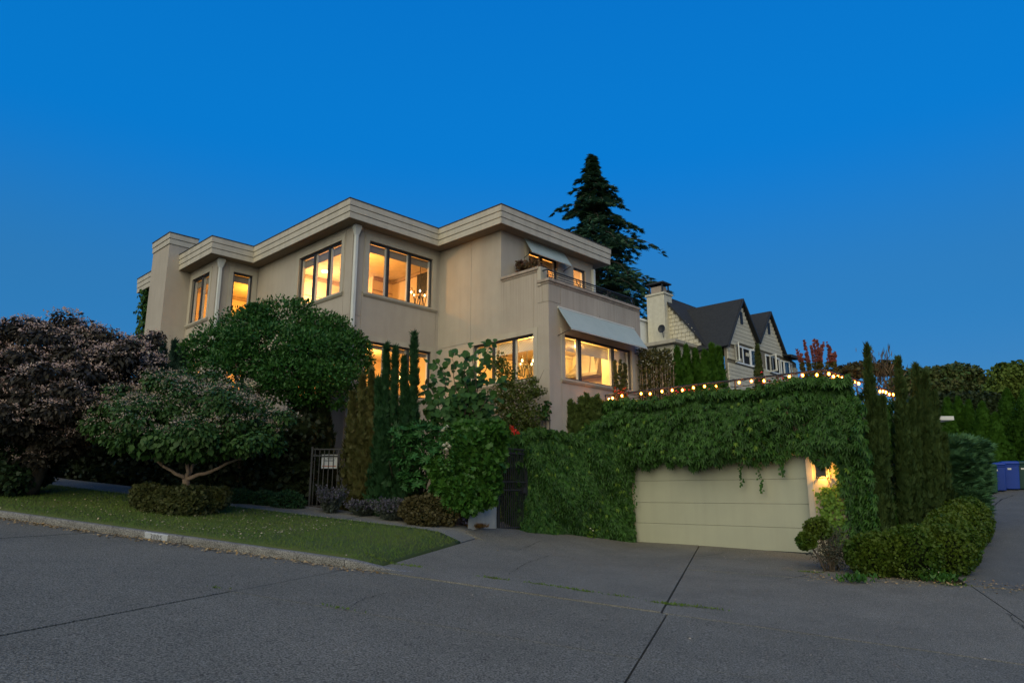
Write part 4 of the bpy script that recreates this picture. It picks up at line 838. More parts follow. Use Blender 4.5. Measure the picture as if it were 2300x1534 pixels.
leafy(t, sub_lumps(L, 7, .36) + L, 56000, (.07, .12), tl_lance(.26, .07), ARBL, .25, depth=(.55, 1.05), inside=.5)
# hedge along the pavement
def hedge_row(name, label, pts, h, w, n, mat, size, tmpl=T_LANCE, group=None, cat='hedge', jit=.1):
    Ls = []
    for (s, p, hh) in pts:
        q = spxy(s, p); g = float(hr(q[0], q[1]))
        k = max(2, int(hh / (w * .9)))
        for i in range(k): Ls.append(((q[0] + random.uniform(-jit, jit), q[1] + random.uniform(-jit, jit), g + hh * (i + .5) / k), (w * random.uniform(.85, 1.15), w, hh / k * .75)))
    t = plant(name, label, cat, (Ls[0][0][0], Ls[0][0][1], g), group); core(Ls, .8, 'twigs_or_core', COREM, t)
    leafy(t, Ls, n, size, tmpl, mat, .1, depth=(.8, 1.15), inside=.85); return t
hedge_row('hedge', 'long dark hedge behind the pavement and lawn trees', [(s, 15.5, 2.0) for s in np.arange(10.6, 24, .7)], 1.8, .55, 30000, HEDGEL, (.08, .14), T_TUFT)
for i, (px, py, r) in enumerate(((540, 1116, 26), (592, 1120, 26), (645, 1126, 34))):
    Ls = [PL(px, py, gp(px, py + 14)[1], r, r * .62), PL(px + r * .5, py + 3, gp(px, py + 14)[1], r * .7, r * .5)]; t = plant('low_shrub', ['leftmost low dark mound at the back of the pavement', 'middle low dark mound at the back of the pavement', 'low dark mound beside the left iron gate'][i], 'shrub', gp(px, py + 14), 'low mounds along the pavement'); core(Ls, .6, 'twigs_or_core', COREM, t)
    leafy(t, Ls, 2600, (.04, .07), T_LANCE, YEWL, .2, inside=.7)
# dark shrub round the left trunk
Ls = [PL(*q) for q in ((20, 1010, 15.6, 75, 60), (-20, 960, 15.6, 60, 60), (60, 1050, 15.8, 50, 45), (10, 1080, 15.2, 55, 36), (85, 985, 16, 40, 46), (110, 1040, 16.2, 34, 40), (70, 960, 15.9, 60, 40))]; t = plant('dark_shrub', 'dark broadleaf shrub at the foot of the purple tree', 'shrub', gp(15, 1108)); core(Ls, .7, 'twigs_or_core', COREM, t)
leafy(t, sub_lumps(Ls, 5, .45) + Ls, 9000, (.06, .12), T_BROAD, leafm('laurel_leaf', (.014, .034, .014), (.03, .055, .02)), -.3, inside=.5)
# dark tall evergreen by the left gate, spiky conifers by the chimney
def spire(t, base, top, r, n, mat, size, tmpl=T_SPRAY, spread=.5, name='foliage', bulk=1.0, taper=.8, lean=.26):
    """narrow upright crown: sprays pointing up round a spindle"""
    base = np.array(base, float); top = np.array(top, float); k = rng.uniform(0, 1, n) ** .9; a = rng.uniform(0, 2 * math.pi, n)
    rr = r * (np.clip(1 - k, 0, 1) ** taper * .82 + .18 * (1 - k)) * np.where(k < .12, .75 + k * 2, 1) * rng.uniform(.35, 1.3, n) ** 1.0 * (1 + .28 * np.sin(a * 3 + k * 9) + .12 * np.sin(k * 31 + a * 2))
    P = base + (top - base) * k[:, None] + np.column_stack([np.cos(a) * rr, np.sin(a) * rr, rng.normal(0, .04, n)])
    Nn = np.column_stack([np.cos(a), np.sin(a), np.zeros(n)]); D = nrm(np.column_stack([np.cos(a) * spread, np.sin(a) * spread, np.ones(n)]) + rng.normal(0, lean, (n, 3)))
    return P, D, nrm(Nn + rng.normal(0, .3, (n, 3))), rng.uniform(*size, n)
def spires(name, label, cat, base, defs, mat, size, tmpl=T_SPRAY, group=None, trunk=True, spread=.45):
    t = plant(name, label, cat, base, group); A = [spire(t, b_, tp, r, n, mat, size, spread=spread) for b_, tp, r, n in defs]
    cloud('foliage', np.concatenate([a[0] for a in A]), np.concatenate([a[1] for a in A]), np.concatenate([a[2] for a in A]), np.concatenate([a[3] for a in A]), tmpl, mat, t, kind='stuff')
    m = MB()
    for b_, tp, r, n in defs: m.tube([tuple(b_), tuple(np.array(b_) * .1 + np.array(tp) * .9)], [min(.07, r * .5), .012], 6)
    m.build('trunk', BARK, t); return t
bb = gp(700, 1134); y = 18.3
spires('tall_evergreen', 'dark tall evergreen rising behind the left iron gate post', 'evergreen', np.array([*at(690, 1130, y)[:2], 1.35]), [(np.array([*at(px, 1130, y)[:2], 1.35]), at(px + 4, tp, y), .42, 2600) for px, tp in ((655, 900), (690, 880), (722, 900))], HEDGEL, (.12, .22))
spires('juniper_spire', 'dark spiky conifer clump below the chimney', 'conifer', np.array([*at(380, 1000, 19.5)[:2], 2]), [(np.array([*at(px, 1000, 19.5)[:2], 2.0]), at(px, tp, 19.5), .36, 900) for px, tp in ((345, 790), (365, 778), (392, 772), (412, 785))], leafm('spruce_leaf', (.012, .036, .026), (.02, .05, .034)), (.12, .24))
# golden yew and dark yews
y = 16.9
spires('golden_yew', 'olive gold columnar yew right of the left gate', 'yew', np.array([*at(810, 1138, y)[:2], 1.2]), [(np.array([*at(px, 1138, y)[:2], 1.15]), at(px + 3, tp, y), r, 1500) for px, tp, r in ((788, 890, .24), (812, 850, .27), (832, 838, .25), (800, 950, .30), (826, 930, .28))], GOLDL, (.10, .18))
y = 16.5
spires('dark_yew', 'dark green columnar yews with four spires before the lower window', 'yew', np.array([*at(885, 1128, y)[:2], 1.1]), [(np.array([*at(bx, 1128, y)[:2], 1.05]), at(px, tp, y), r, n) for bx, px, tp, r, n in ((862, 868, 782, .16, 950), (880, 888, 786, .15, 700), (905, 908, 806, .15, 750), (925, 931, 754, .17, 1100), (870, 850, 860, .24, 1200), (910, 915, 880, .34, 1500), (860, 858, 930, .32, 1300))], YEWL, (.12, .20), spread=.5)
# redbud with large leaves
b = np.array([*at(1040, 1110, 16.9)[:2], 1.0]); t = plant('redbud_tree', 'small tree with large heart shaped leaves before the inner corner', 'tree', b)
tips = [(1103, 770), (1068, 780), (1013, 795), (978, 806), (952, 856), (1040, 828), (1088, 800), (1056, 858), (1007, 872), (958, 942), (1000, 925), (1030, 912), (1128, 925), (1060, 930), (1090, 880), (980, 895), (1120, 850), (1110, 900), (1030, 880), (1075, 910), (965, 915), (1048, 795), (1090, 940)]
ln_ = []; PP_ = []; 
fk = at(1040, 990, 16.9); ln_.append(wig(b, fk, .07, .06, w=.02))
for px, py in tips:
    yy = 16.7 + rng.normal(0, .35); e = at(px, py, yy); pts, rad = wig(fk, e, .022, .005, 8, .07); ln_.append((pts, rad))
    for k in range(34):
        u_ = rng.uniform(.38, 1.02) if k else 1.0; q = fk + (e - fk) * min(u_, 1) + rng.normal(0, .11, 3); PP_.append(q)
limbs(t, 'trunk', BARK, ln_, 6); PP_ = np.array(PP_); n = len(PP_); D = nrm(np.column_stack([rng.normal(0, .6, n), rng.normal(-.3, .5, n), -np.ones(n) * .8])); Nn = nrm(np.column_stack([rng.normal(0, .5, n), -np.ones(n) * .8, np.ones(n) * .6 + rng.normal(0, .3, n)]))
cloud('foliage', PP_, D, Nn, rng.uniform(.11, .22, n), tl_broad(.46), BIGL, t, singles=300, kind='stuff')
# maple-like bush before the corner window
b = np.array([*at(1165, 1080, 18.7)[:2], 1.0]); t = plant('maple_bush', 'fine leaved olive bush in front of the corner dining window', 'bush', b)
L = [PL(*q) for q in ((1140, 850, 18.6, 30, 36), (1175, 885, 18.6, 36, 30), (1130, 900, 18.5, 45, 36), (1180, 930, 18.4, 40, 34), (1135, 950, 18.3, 50, 36), (1195, 960, 18.5, 28, 26), (1205, 880, 18.7, 24, 14), (1120, 815, 18.7, 22, 26), (1160, 990, 18.5, 55, 40), (1195, 855, 18.7, 16, 14))]
limbs(t, 'trunk', BARK, [wig(b, at(1150, 960, 18.6), .05, .03), wig(at(1150, 960, 18.6), at(1125, 800, 18.7), .02, .006), wig(at(1150, 960, 18.6), at(1180, 860, 18.7), .02, .006), wig(at(1150, 960, 18.6), at(1222, 830, 18.7), .018, .004), wig(at(1150, 960, 18.6), at(1145, 830, 18.6), .018, .004)], 6)
leafy(t, L, 7800, (.05, .09), T_STAR, MAPLEL, -.1, depth=(.3, 1.1), inside=.2)
# rhododendron: whorls of long leaves
b = gp(930, 1150); t = plant('rhododendron', 'rhododendron with whorled long leaves left of the roses', 'shrub', b)
L = [PL(*q) for q in ((900, 980, 15.9, 32, 24), (945, 970, 15.9, 45, 26), (985, 985, 15.9, 30, 24), (910, 1030, 15.8, 34, 28), (960, 1020, 15.8, 40, 30), (925, 1075, 15.8, 32, 24))]
P, Nn = lump_pts(L, 190, (.7, 1.1), .6); Q = []; Dq = []; Nq = []
for p, nn_ in zip(P, Nn):
    ax = nrm((nn_ * .7 + np.array([0, -.1, 1.0]) + rng.normal(0, .25, 3))[None])[0]; e1 = nrm(np.cross(ax, [0.3, 1, .2])[None])[0]; e2 = np.cross(ax, e1); m = 9
    for k in range(m):
        a = 2 * math.pi * k / m + rng.uniform(-.2, .2); d = e1 * math.cos(a) + e2 * math.sin(a); Q.append(p); Dq.append(d + ax * rng.uniform(.0, .5)); Nq.append(ax + d * -.3)
limbs(t, 'stems', BARK, [wig(b + np.array([rng.normal(0, .1), 0, 0]), p, .02, .008, 5, .05) for p in P[::6]], 5)
cloud('foliage', np.array(Q), np.array(Dq), nrm(np.array(Nq)), rng.uniform(.10, .165, len(Q)), tl_lance(.17, .04), RHODL, t, singles=300, kind='stuff')
leafy(t, L, 1500, (.1, .16), tl_lance(.17), RHODL, 0, depth=(.3, .8), inside=.1, name='inner_foliage')
# choisya and its neighbours
for lab, lum, n, bpx in (('bright green choisya mound beside the narrow gate', ((1100, 972, 16.2, 34, 20), (1065, 990, 16.0, 36, 26), (1125, 985, 16.3, 18, 22), (1085, 1035, 15.9, 38, 30), (1048, 962, 16.2, 26, 15), (1090, 1080, 15.9, 30, 30), (1080, 1118, 15.8, 30, 22), (1040, 1015, 15.8, 26, 28), (1115, 1030, 16.2, 20, 30)), 7600, (1085, 1165)), ('lower bright choisya sprawling over the planter', ((1000, 1095, 15.5, 28, 28), (1036, 1100, 15.4, 26, 24), (985, 1055, 15.6, 22, 22), (1050, 1135, 15.4, 26, 18), (1020, 1060, 15.6, 22, 20), (1015, 1130, 15.4, 22, 18)), 4600, (1030, 1175))):
    Ls = [PL(*q) for q in lum]; t = plant('choisya_shrub', lab, 'shrub', gp(*bpx)); core(Ls, .5, 'twigs_or_core', COREM, t); leafy(t, sub_lumps(Ls, 6, .42) + Ls, n, (.07, .13), T_TUFT, CHOIL, .3, depth=(.6, 1.2), inside=.55)
# roses
def rose(p, r, mat, t, name='blossom'):
    m = MB()
    for k in range(4):
        rr = r * (1 - .22 * k); h = r * .25 * k; nn2 = 7 - k; 
        for j in range(nn2):
            a = 2 * math.pi * (j + .5 * k) / nn2; c, s_2 = math.cos(a), math.sin(a); w = rr * .55
            m.add([(p[0], p[1], p[2] + h * .3), (p[0] + c * rr * .7 - s_2 * w, p[1] + s_2 * rr * .7 + c * w, p[2] + h + r * .25), (p[0] + c * rr, p[1] + s_2 * rr, p[2] + h + r * .35), (p[0] + c * rr * .7 + s_2 * w, p[1] + s_2 * rr * .7 - c * w, p[2] + h + r * .25)], [(0, 1, 2, 3)])
    return m.build(name, mat, t)
b = gp(1005, 1170); t = plant('rose_bush', 'rose with cream white blooms in front of the choisya', 'rose bush', b)
rp = [(998, 966, 15.2), (1004, 961, 15.25), (994, 970, 15.2), (997, 1003, 15.1), (1009, 1005, 15.1), (1002, 1012, 15.1), (1004, 999, 15.15)]
for q in rp: rose(at(*q), .062, WHITEF, t)
limbs(t, 'canes', leafm('cane', (.05, .08, .03), (.07, .06, .03)), [wig(b, at(q[0], q[1] + 6, q[2] + .03), .012, .006, 6, .05) for q in rp[::3]], 5)
leafy(t, [PL(1000, 985, 15.2, 18, 26, .15), PL(1015, 975, 15.3, 18, 22, .15), PL(1003, 1040, 15.2, 18, 30, .15)], 420, (.04, .07), T_BROAD, CHOIL, -.2, depth=(.3, 1.1), inside=0)
t = plant('canna_lily', 'single red canna flower behind the choisya', 'flower', np.array([*at(1152, 1000, 16.6)[:2], 1.6])); bt = at(1152, 968, 16.6)
P = bt + rng.normal(0, .05, (16, 3)) * np.array([.6, .6, 1.2]); cloud('petals', P, leafdir(rdir(16), .6), rdir(16), .11, T_BROAD, REDF, t, kind='stuff'); MB().tube([tuple(bt - np.array([0, 0, .5])), tuple(bt)], .01, 5).build('stem', CHOIL, t)
# front border
Ls = [PL(*q) for q in ((935, 1145, 15.5, 34, 28), (975, 1140, 15.5, 40, 30), (1005, 1155, 15.4, 26, 24), (955, 1165, 15.3, 40, 20))]; t = plant('brown_shrub', 'brownish rounded shrub at the pavement edge', 'shrub', gp(965, 1184)); core(Ls, .68, 'twigs_or_core', COREM, t); leafy(t, sub_lumps(Ls, 8, .36) + Ls, 8500, (.04, .07), T_TUFT, BROWNL, .1, inside=.7)
def stalks(name, label, px0, px1, pyb, pyt, n, leaf, flower, r=.3, lean=.28):
    b0 = gp((px0 + px1) / 2, pyb); h = float(at((px0 + px1) / 2, pyt, b0[1])[2] - b0[2]); w = (px1 - px0) / F_PX * b0[1] * .5; t = plant(name, label, 'perennial', b0)
    Pl_ = []; Dl = []; Pf_ = []; Df = []; m = MB()
    for k in range(n):
        a = rng.uniform(0, 2 * math.pi); q = b0 + np.array([math.cos(a) * w * .45 * rng.uniform(0, 1), math.sin(a) * r * .6 * rng.uniform(0, 1), 0]); hh = h * rng.uniform(.55, 1.05); tp = q + np.array([math.cos(a) * w * rng.uniform(.2, .75) * 1.0, math.sin(a) * r * .8, hh]); md = (q + tp) / 2 + np.array([0, 0, hh * .12]); m.tube([tuple(q), tuple(md), tuple(tp)], [.004, .003, .002], 3)
        for j in range(9):
            u_ = rng.uniform(.05, .75); p = q + (tp - q) * u_ + np.array([0, 0, hh * .1 * math.sin(math.pi * u_)]); Pl_.append(p); Dl.append(tp - q + rng.normal(0, .25, 3))
        for j in range(6):
            u_ = rng.uniform(.62, 1.0); Pf_.append(q + (tp - q) * u_ + rng.normal(0, .008, 3)); Df.append(tp - q + rng.normal(0, .2, 3))
    m.build('stems', leaf, t); cloud('foliage', np.array(Pl_), np.array(Dl), rdir(len(Pl_)), rng.uniform(.05, .10, len(Pl_)), T_LANCE, leaf, t, kind='stuff')
    cloud('flowers', np.array(Pf_), np.array(Df), rdir(len(Pf_)), rng.uniform(.03, .05, len(Pf_)), tl_lance(.4), flower, t, kind='stuff'); return t
stalks('russian_sage', 'tall feathery lavender clump before the left gate', 705, 778, 1152, 1092, 150, LAVL, LAVF)
stalks('russian_sage', 'low lavender clump left of the brown shrub', 840, 915, 1168, 1118, 150, LAVL, LAVF)
stalks('lavender', 'low blue green lavender below the golden yew', 775, 850, 1158, 1122, 150, LAVL, LAVF)
b = gp(1048, 1178); t = plant('iris', 'white and violet iris at the planter wall corner', 'flower', b)
for q in ((1043, 1156), (1050, 1152)): rose(at(*q, b[1] - .05), .06, WHITEF, t)
P = at(1046, 1166, b[1] - .05) + rng.normal(0, .035, (40, 3)); cloud('petals', P, leafdir(rdir(40), -.6), rdir(40), .06, T_BROAD, leafm('violet_petal', (.35, .34, .55), (.22, .22, .42)), t, kind='stuff')
P = b + np.column_stack([rng.normal(.05, .07, 60), rng.normal(0, .05, 60), np.zeros(60)]); cloud('foliage', P, nrm(np.column_stack([rng.normal(0, .4, (60, 2)), np.ones(60)])), rdir(60), .2, tl_lance(.06), LAVL, t, kind='stuff')
b = gp(1072, 1186); t = plant('sedge_tuft', 'small orange brown sedge tuft at the planter foot', 'grass tuft', b); P = b + np.column_stack([rng.normal(0, .1, 260), rng.normal(0, .06, 260), np.zeros(260)]); cloud('blades', P, nrm(np.column_stack([rng.normal(0, .6, (260, 2)), np.ones(260)])), rdir(260), .13, tl_lance(.05), leafm('sedge', (.22, .10, .025), (.14, .09, .03)), t, kind='stuff')
b = gp(1330, 1206); b = b + np.array([-.05, -.1, 0]); t = plant('wild_flower', 'two white flowers at the foot of the left ivy', 'flower', b)
for q in ((1326, 1188), (1332, 1193)): rose(at(*q, b[1] - .1), .035, WHITEF, t)
P = at(1322, 1200, b[1] - .1) + rng.normal(0, .08, (50, 3)); cloud('foliage', P, leafdir(rdir(50)), rdir(50), .08, T_BROAD, IVYLIT, t, kind='stuff')
# little upright shrub against the side wall, trellis with climber
y = 19.6; spires('upright_shrub', 'small upright conifer against the tan side wall', 'shrub', np.array([*at(1310, 960, y)[:2], 2.4]), [(np.array([*at(px, 985, y)[:2], 2.4]), at(px, tp, y), .16, 420) for px, tp in ((1281, 905), (1292, 915), (1306, 898), (1318, 892), (1330, 900), (1300, 920), (1342, 896))], leafm('podocarpus_leaf', (.05, .085, .02), (.08, .11, .03)), (.10, .17), T_TUFT)
t = plant('trellis', 'thin wire trellis with a small climber at the house corner', 'trellis', np.array([*at(1228, 990, 19.0)[:2], 2.0]))
for px in (1218, 1226, 1235): bar('wire', IRON, t, tuple(at(px, 1000, 19.0)), tuple(at(px, 935, 19.0)), .012, 5)
for py in (944, 965): bar('wire', IRON, t, tuple(at(1215, py, 19.0)), tuple(at(1238, py, 19.0)), .010, 5)
leafy(t, [PL(1222, 925, 19, 18, 16, .2), PL(1228, 908, 19, 9, 9, .15)], 130, (.07, .12), T_BROAD, BIGL, -.3, depth=(.2, 1), inside=0, name='climber')
# garden glow lamps among the yews
for i, (px, py, y) in enumerate(((847, 1010, 17.4), (852, 1078, 17.2), (878, 1110, 16.9))):
    t = plant('garden_lamp', ['small glowing garden lamp seen between the yews', 'lowest yellow garden lamp among the yews', 'small garden lamp glowing near the pavement border'][i], 'lamp', at(px, py + 12, y)); p = at(px, py, y); MB().lathe([(.01, -.04), (.03, 0), (.01, .04)], tuple(p), 8).build('bulb', BULBMAT, t); MB().tube([tuple(p - np.array([0, 0, .3])), tuple(p)], .01, 5).build('stake', IRON, t)

# ---- right side: cypresses, juniper, hedge
def base_at(px, py, y): p = at(px, py, y); return np.array([p[0], p[1], float(hr(p[0], p[1])) - .05])
for lab, bx, y, defs in (('narrow cypress at the garage corner, its tip above the lights', 1974, 15.7, ((1968, 905, .17, 2000), (1957, 850, .13, 1300), (1948, 783, .10, 1100), (1982, 900, .13, 1300), (1988, 960, .12, 700))), ('second cypress along the garage flank', 2040, 16.9, ((2028, 870, .19, 2000), (2018, 812, .14, 1500), (2048, 905, .17, 1600), (2058, 980, .15, 900))), ('third and broadest cypress along the garage flank', 2108, 17.9, ((2078, 845, .20, 2200), (2058, 826, .13, 1300), (2098, 890, .24, 2300), (2120, 985, .26, 1500)))):
    b = base_at(bx, 1180, y); spires('cypress', lab, 'cypress', b, [(b + np.array([(px - bx) / F_PX * y * .7, rng.normal(0, .08), 0]), at(px, tp, y), r, n) for px, tp, r, n in defs], CYPL, (.11, .22), group='cypresses on the garage flank', spread=.22)
b = base_at(2172, 1150, 19.0); t = plant('juniper', 'blue green juniper with layered feathery sprays beside the alley', 'juniper', b)
L = [PL(*q) for q in ((2155, 1005, 19.2, 44, 16), (2182, 1030, 19.0, 30, 20), (2150, 1050, 18.8, 46, 30), (2175, 1080, 18.9, 34, 32), (2150, 1110, 18.7, 46, 32), (2180, 1130, 18.9, 28, 26), (2130, 1010, 19.2, 32, 18), (2160, 1150, 18.8, 40, 22))]
core(L, .6, 'branches_or_core', COREM, t); P, Nn = lump_pts(sub_lumps(L, 6, .45, .6) + L, 11000, (.6, 1.3), .4); D = nrm(Nn * np.array([1, 1, .3]) + np.array([.4, -.2, .3]) + rng.normal(0, .3, P.shape)); cloud('foliage', P, D, nrm(np.array([0, -.3, 1]) + rng.normal(0, .3, P.shape)), rng.uniform(.12, .26, len(P)), T_SPRAY, JUNL, t, kind='stuff')  # the core here is the added dark fill
# clipped corner hedge: mounds one after another
hp = [(6.72, 13.5, .70, .40), (7.25, 13.22, .84, .47), (7.95, 13.42, .80, .46), (8.5, 14.1, .86, .47), (9.05, 14.95, .82, .46), (9.7, 15.8, .90, .49), (10.4, 16.65, .86, .5), (11.05, 17.5, .92, .5)]
hl = ['nearest the garage door', 'second from the garage door end', 'on the street corner, left of the bend', 'at the very bend of the row', 'first after the bend along the alley', 'second after the bend along the alley', 'second from the uphill end of the alley row', 'at the uphill end of the alley row']
for (x, y, h, r), l_ in zip(hp, hl):
    g = float(hr(x, y)); Ls = [((x, y, g + h * .42), (r, r, h * .56)), ((x + .15, y + .2, g + h * .62), (r * .8, r * .8, h * .42)), ((x - .15, y + .1, g + h * .5), (r * .8, r * .8, h * .46))]
    t = plant('clipped_bush', 'clipped hedge mound ' + l_, 'hedge', (x, y, g), 'clipped mounds of the corner hedge'); core(Ls, .74, 'twigs_or_core', COREM, t); SL = sub_lumps(Ls, 16, .26)
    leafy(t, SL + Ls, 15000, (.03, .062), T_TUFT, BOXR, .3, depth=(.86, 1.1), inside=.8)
for lab, px, py, y, r in (('upper round topiary ball on a stem by the garage door', 1836, 1187, 14.3, 27), ('lower small topiary ball on a stem by the garage door', 1810, 1215, 14.0, 19)):
    Ls = [PL(px, py, y, r, r * .8, r / F_PX * y)]; b = base_at(px + 45, py + 60, y); t = plant('topiary', lab, 'topiary', b); core(Ls, .7, 'twigs_or_core', COREM, t); leafy(t, sub_lumps(Ls, 8, .4) + Ls, 1500, (.035, .06), T_TUFT, BOXR, .3, inside=.6); limbs(t, 'trunk', BARK, [wig(b, Ls[0][0], .02, .012, 6, .05)], 6)
Ls = [PL(1860, 1235, 14.2, 45, 34), PL(1885, 1250, 14.0, 40, 26), PL(1870, 1205, 14.5, 36, 22)]; t = plant('twiggy_shrub', 'open grey twiggy shrub between topiary and hedge', 'shrub', base_at(1865, 1265, 14.0)); leafy(t, Ls, 2400, (.03, .06), T_LANCE, leafm('grey_leaf', (.045, .06, .04), (.07, .07, .05)), .2, depth=(.2, 1.05), inside=0)
limbs(t, 'twigs_or_core', BARK, [wig(base_at(1865, 1265, 14.0) + rng.normal(0, .05, 3) * np.array([1, 1, 0]), at(rng.uniform(1825, 1900), rng.uniform(1185, 1235), 14.2), .010, .003, 6, .05) for _ in range(26)], 4)
for i, (px, py) in enumerate(((2095, 1292), (2115, 1300), (1920, 1300))):
    b = gp(px, py + 8); t = plant('border_plant', ['white flowered plant at the foot of the corner hedge', 'low green tuft where hedge meets the alley', 'low green tuft under the hedge facing the street'][i], 'plant', b); P = b + np.column_stack([rng.normal(0, .16, 140), rng.normal(0, .10, 140), rng.uniform(0, .1, 140)]); cloud('foliage', P, leafdir(np.broadcast_to(np.array([0, 0, 1.]), P.shape), .2), rdir(140), rng.uniform(.06, .13, 140), T_LANCE, CHOIL, t, kind='stuff')
    if i == 0: cloud('flowers', b + np.array([0, 0, .12]) + rng.normal(0, .1, (26, 3)), rdir(26), rdir(26), .03, T_STAR, WHITEF, t, kind='stuff')

# ================================================================== TERRACE PLANTS
TZ = 3.4
def tb(px, y): p = at(px, 850, y); return np.array([p[0], p[1], TZ])
t = plant('bamboo_hedge', 'clipped block of tan green bamboo at the house end', 'hedge', tb(1470, 22.3)); Q = []; n = 6500
P = np.column_stack([at(1470, 850, 22.3)[0] + rng.uniform(-.56, .56, n), 22.3 + rng.uniform(-.4, .4, n), rng.uniform(TZ, 6.12, n)]); P[:, 2] = np.minimum(P[:, 2], 6.1 + .08 * np.sin(P[:, 0] * 14)); cloud('foliage', P, nrm(np.column_stack([rng.normal(0, .5, (n, 2)), np.ones(n) * .5])), rdir(n), rng.uniform(.08, .15, n), T_LANCE, BAML, t, kind='stuff')
limbs(t, 'canes', PALEBARK, [([tuple(tb(1470, 22.3) + np.array([d, -.35, 0])), tuple(tb(1470, 22.3) + np.array([d + rng.normal(0, .04), -.3, 2.2]))], [.012, .008]) for d in np.linspace(-.5, .5, 16)], 5)
for i, (px, tp, y, r) in enumerate(((1520, 786, 24.0, .42), (1541, 784, 24.2, .42), (1562, 792, 24.4, .44), (1583, 795, 23.6, .45), (1598, 780, 24.0, .40), (1614, 785, 24.4, .38))):
    b = tb(px, y); t = spires('arborvitae', ['first green arborvitae right of the bamboo block', 'second green arborvitae right of the bamboo block', 'third green arborvitae right of the bamboo block', 'shorter front arborvitae with a browner foot', 'tallest arborvitae near the right end of the row', 'last arborvitae at the right end of the row'][i], 'arborvitae', b, [(b, at(px, tp, y), r, 1700)], ARVL, (.13, .22), group='arborvitae row on the terrace', spread=.3)
b = tb(1702, 20.6); spires('columnar_shrub', 'small lone columnar shrub on the terrace before the neighbour windows', 'shrub', b, [(b, at(1701, 778, 20.6), .19, 900), (b, at(1706, 800, 20.6), .17, 500)], leafm('column_leaf', (.04, .065, .02), (.06, .08, .025)), (.07, .13), T_TUFT)
b = tb(1395, 20.0); spires('climbing_plant', 'twiggy tall plant in a pot before the kitchen window', 'plant', b, [(b + np.array([d, 0, 0]), at(px, tp, 20.0), .13, 170) for d, px, tp in ((-.1, 1380, 815), (0, 1393, 812), (.1, 1404, 822), (0.05, 1398, 840))], BAML, (.06, .11), T_TUFT)
t = plant('red_flowers', 'small red flowers under the kitchen window', 'flower', tb(1396, 19.6)); n = 26; P = at(1396, 878, 19.6) + rng.normal(0, 1, (n, 3)) * np.array([.2, .1, .06]); cloud('petals', P, rdir(n), rdir(n), .06, T_STAR, REDF, t, kind='stuff')
b = tb(1830, 18.6); t = plant('red_shrub', 'red leaved feathery shrub at the terrace corner', 'shrub', b); A = [spire(t, b + np.array([rng.normal(0, .25), rng.normal(0, .15), 0]), at(px, tp, 18.6), .10, 260, REDL, (.045, .09)) for px, tp in ((1790, 790), (1806, 768), (1822, 778), (1835, 770), (1850, 775), (1866, 785), (1876, 795), (1812, 795), (1845, 800), (1798, 800), (1828, 768), (1858, 772), (1842, 782), (1870, 800))]
PA = np.concatenate([a[0] for a in A]); up_ = PA[:, 2] > at(1830, 815, 18.6)[2]; DA = np.concatenate([a[1] for a in A]); NA = np.concatenate([a[2] for a in A]); SA_ = np.concatenate([a[3] for a in A])
cloud('red_foliage', PA[up_], DA[up_], NA[up_], SA_[up_], T_TUFT, REDL, t, kind='stuff'); cloud('lit_lower_foliage', PA[~up_], DA[~up_], NA[~up_], SA_[~up_], T_TUFT, BAML, t, kind='stuff')  # lower leaves carry the string lights' glow in their yellower colour
for lab, px, py, y, w in (('pink roses behind the middle of the terrace railing', 1555, 885, 18.4, 30), ('pink roses near the terrace corner', 1755, 852, 17.4, 46)):
    b = tb(px, y); t = plant('rose_bush', lab, 'rose bush', b); c = at(px, py, y); leafy(t, [(tuple(c - np.array([0, 0, .25])), (w / 90, .3, .3))], 700, (.04, .08), T_BROAD, CHOIL, 0, depth=(.2, 1.1), inside=0)
    for k in range(22): rose(c + rng.normal(0, 1, 3) * np.array([w / 150, .15, .09]), .045, PINKF, t)
Ls = [PL(1900, 838, 19.5, 30, 14, .4), PL(1930, 830, 20.5, 30, 16, .4), PL(1990, 828, 21, 30, 16, .4)]; t = plant('terrace_shrub', 'brownish shrub beyond the lights at the terrace flank', 'shrub', tb(1920, 20)); leafy(t, Ls, 2200, (.06, .12), T_BROAD, leafm('rust_leaf', (.07, .05, .02), (.05, .06, .02)), 0, depth=(.3, 1.1), inside=0); limbs(t, 'stems', BARK, [wig(tb(1920, 20), l[0], .03, .01) for l in Ls], 5)
b = tb(1975, 20.5); t = plant('feather_grass', 'tall feathery reddish plant between the two cypresses', 'plant', b); n = 300; P = at(1975, 850, 20.5) + rng.normal(0, 1, (n, 3)) * np.array([.28, .2, .35]); cloud('foliage', P, nrm(np.column_stack([rng.normal(0, .5, (n, 2)), np.ones(n)])), rdir(n), rng.uniform(.2, .4, n), tl_lance(.05), leafm('plume', (.15, .08, .05), (.09, .08, .035)), t, kind='stuff')
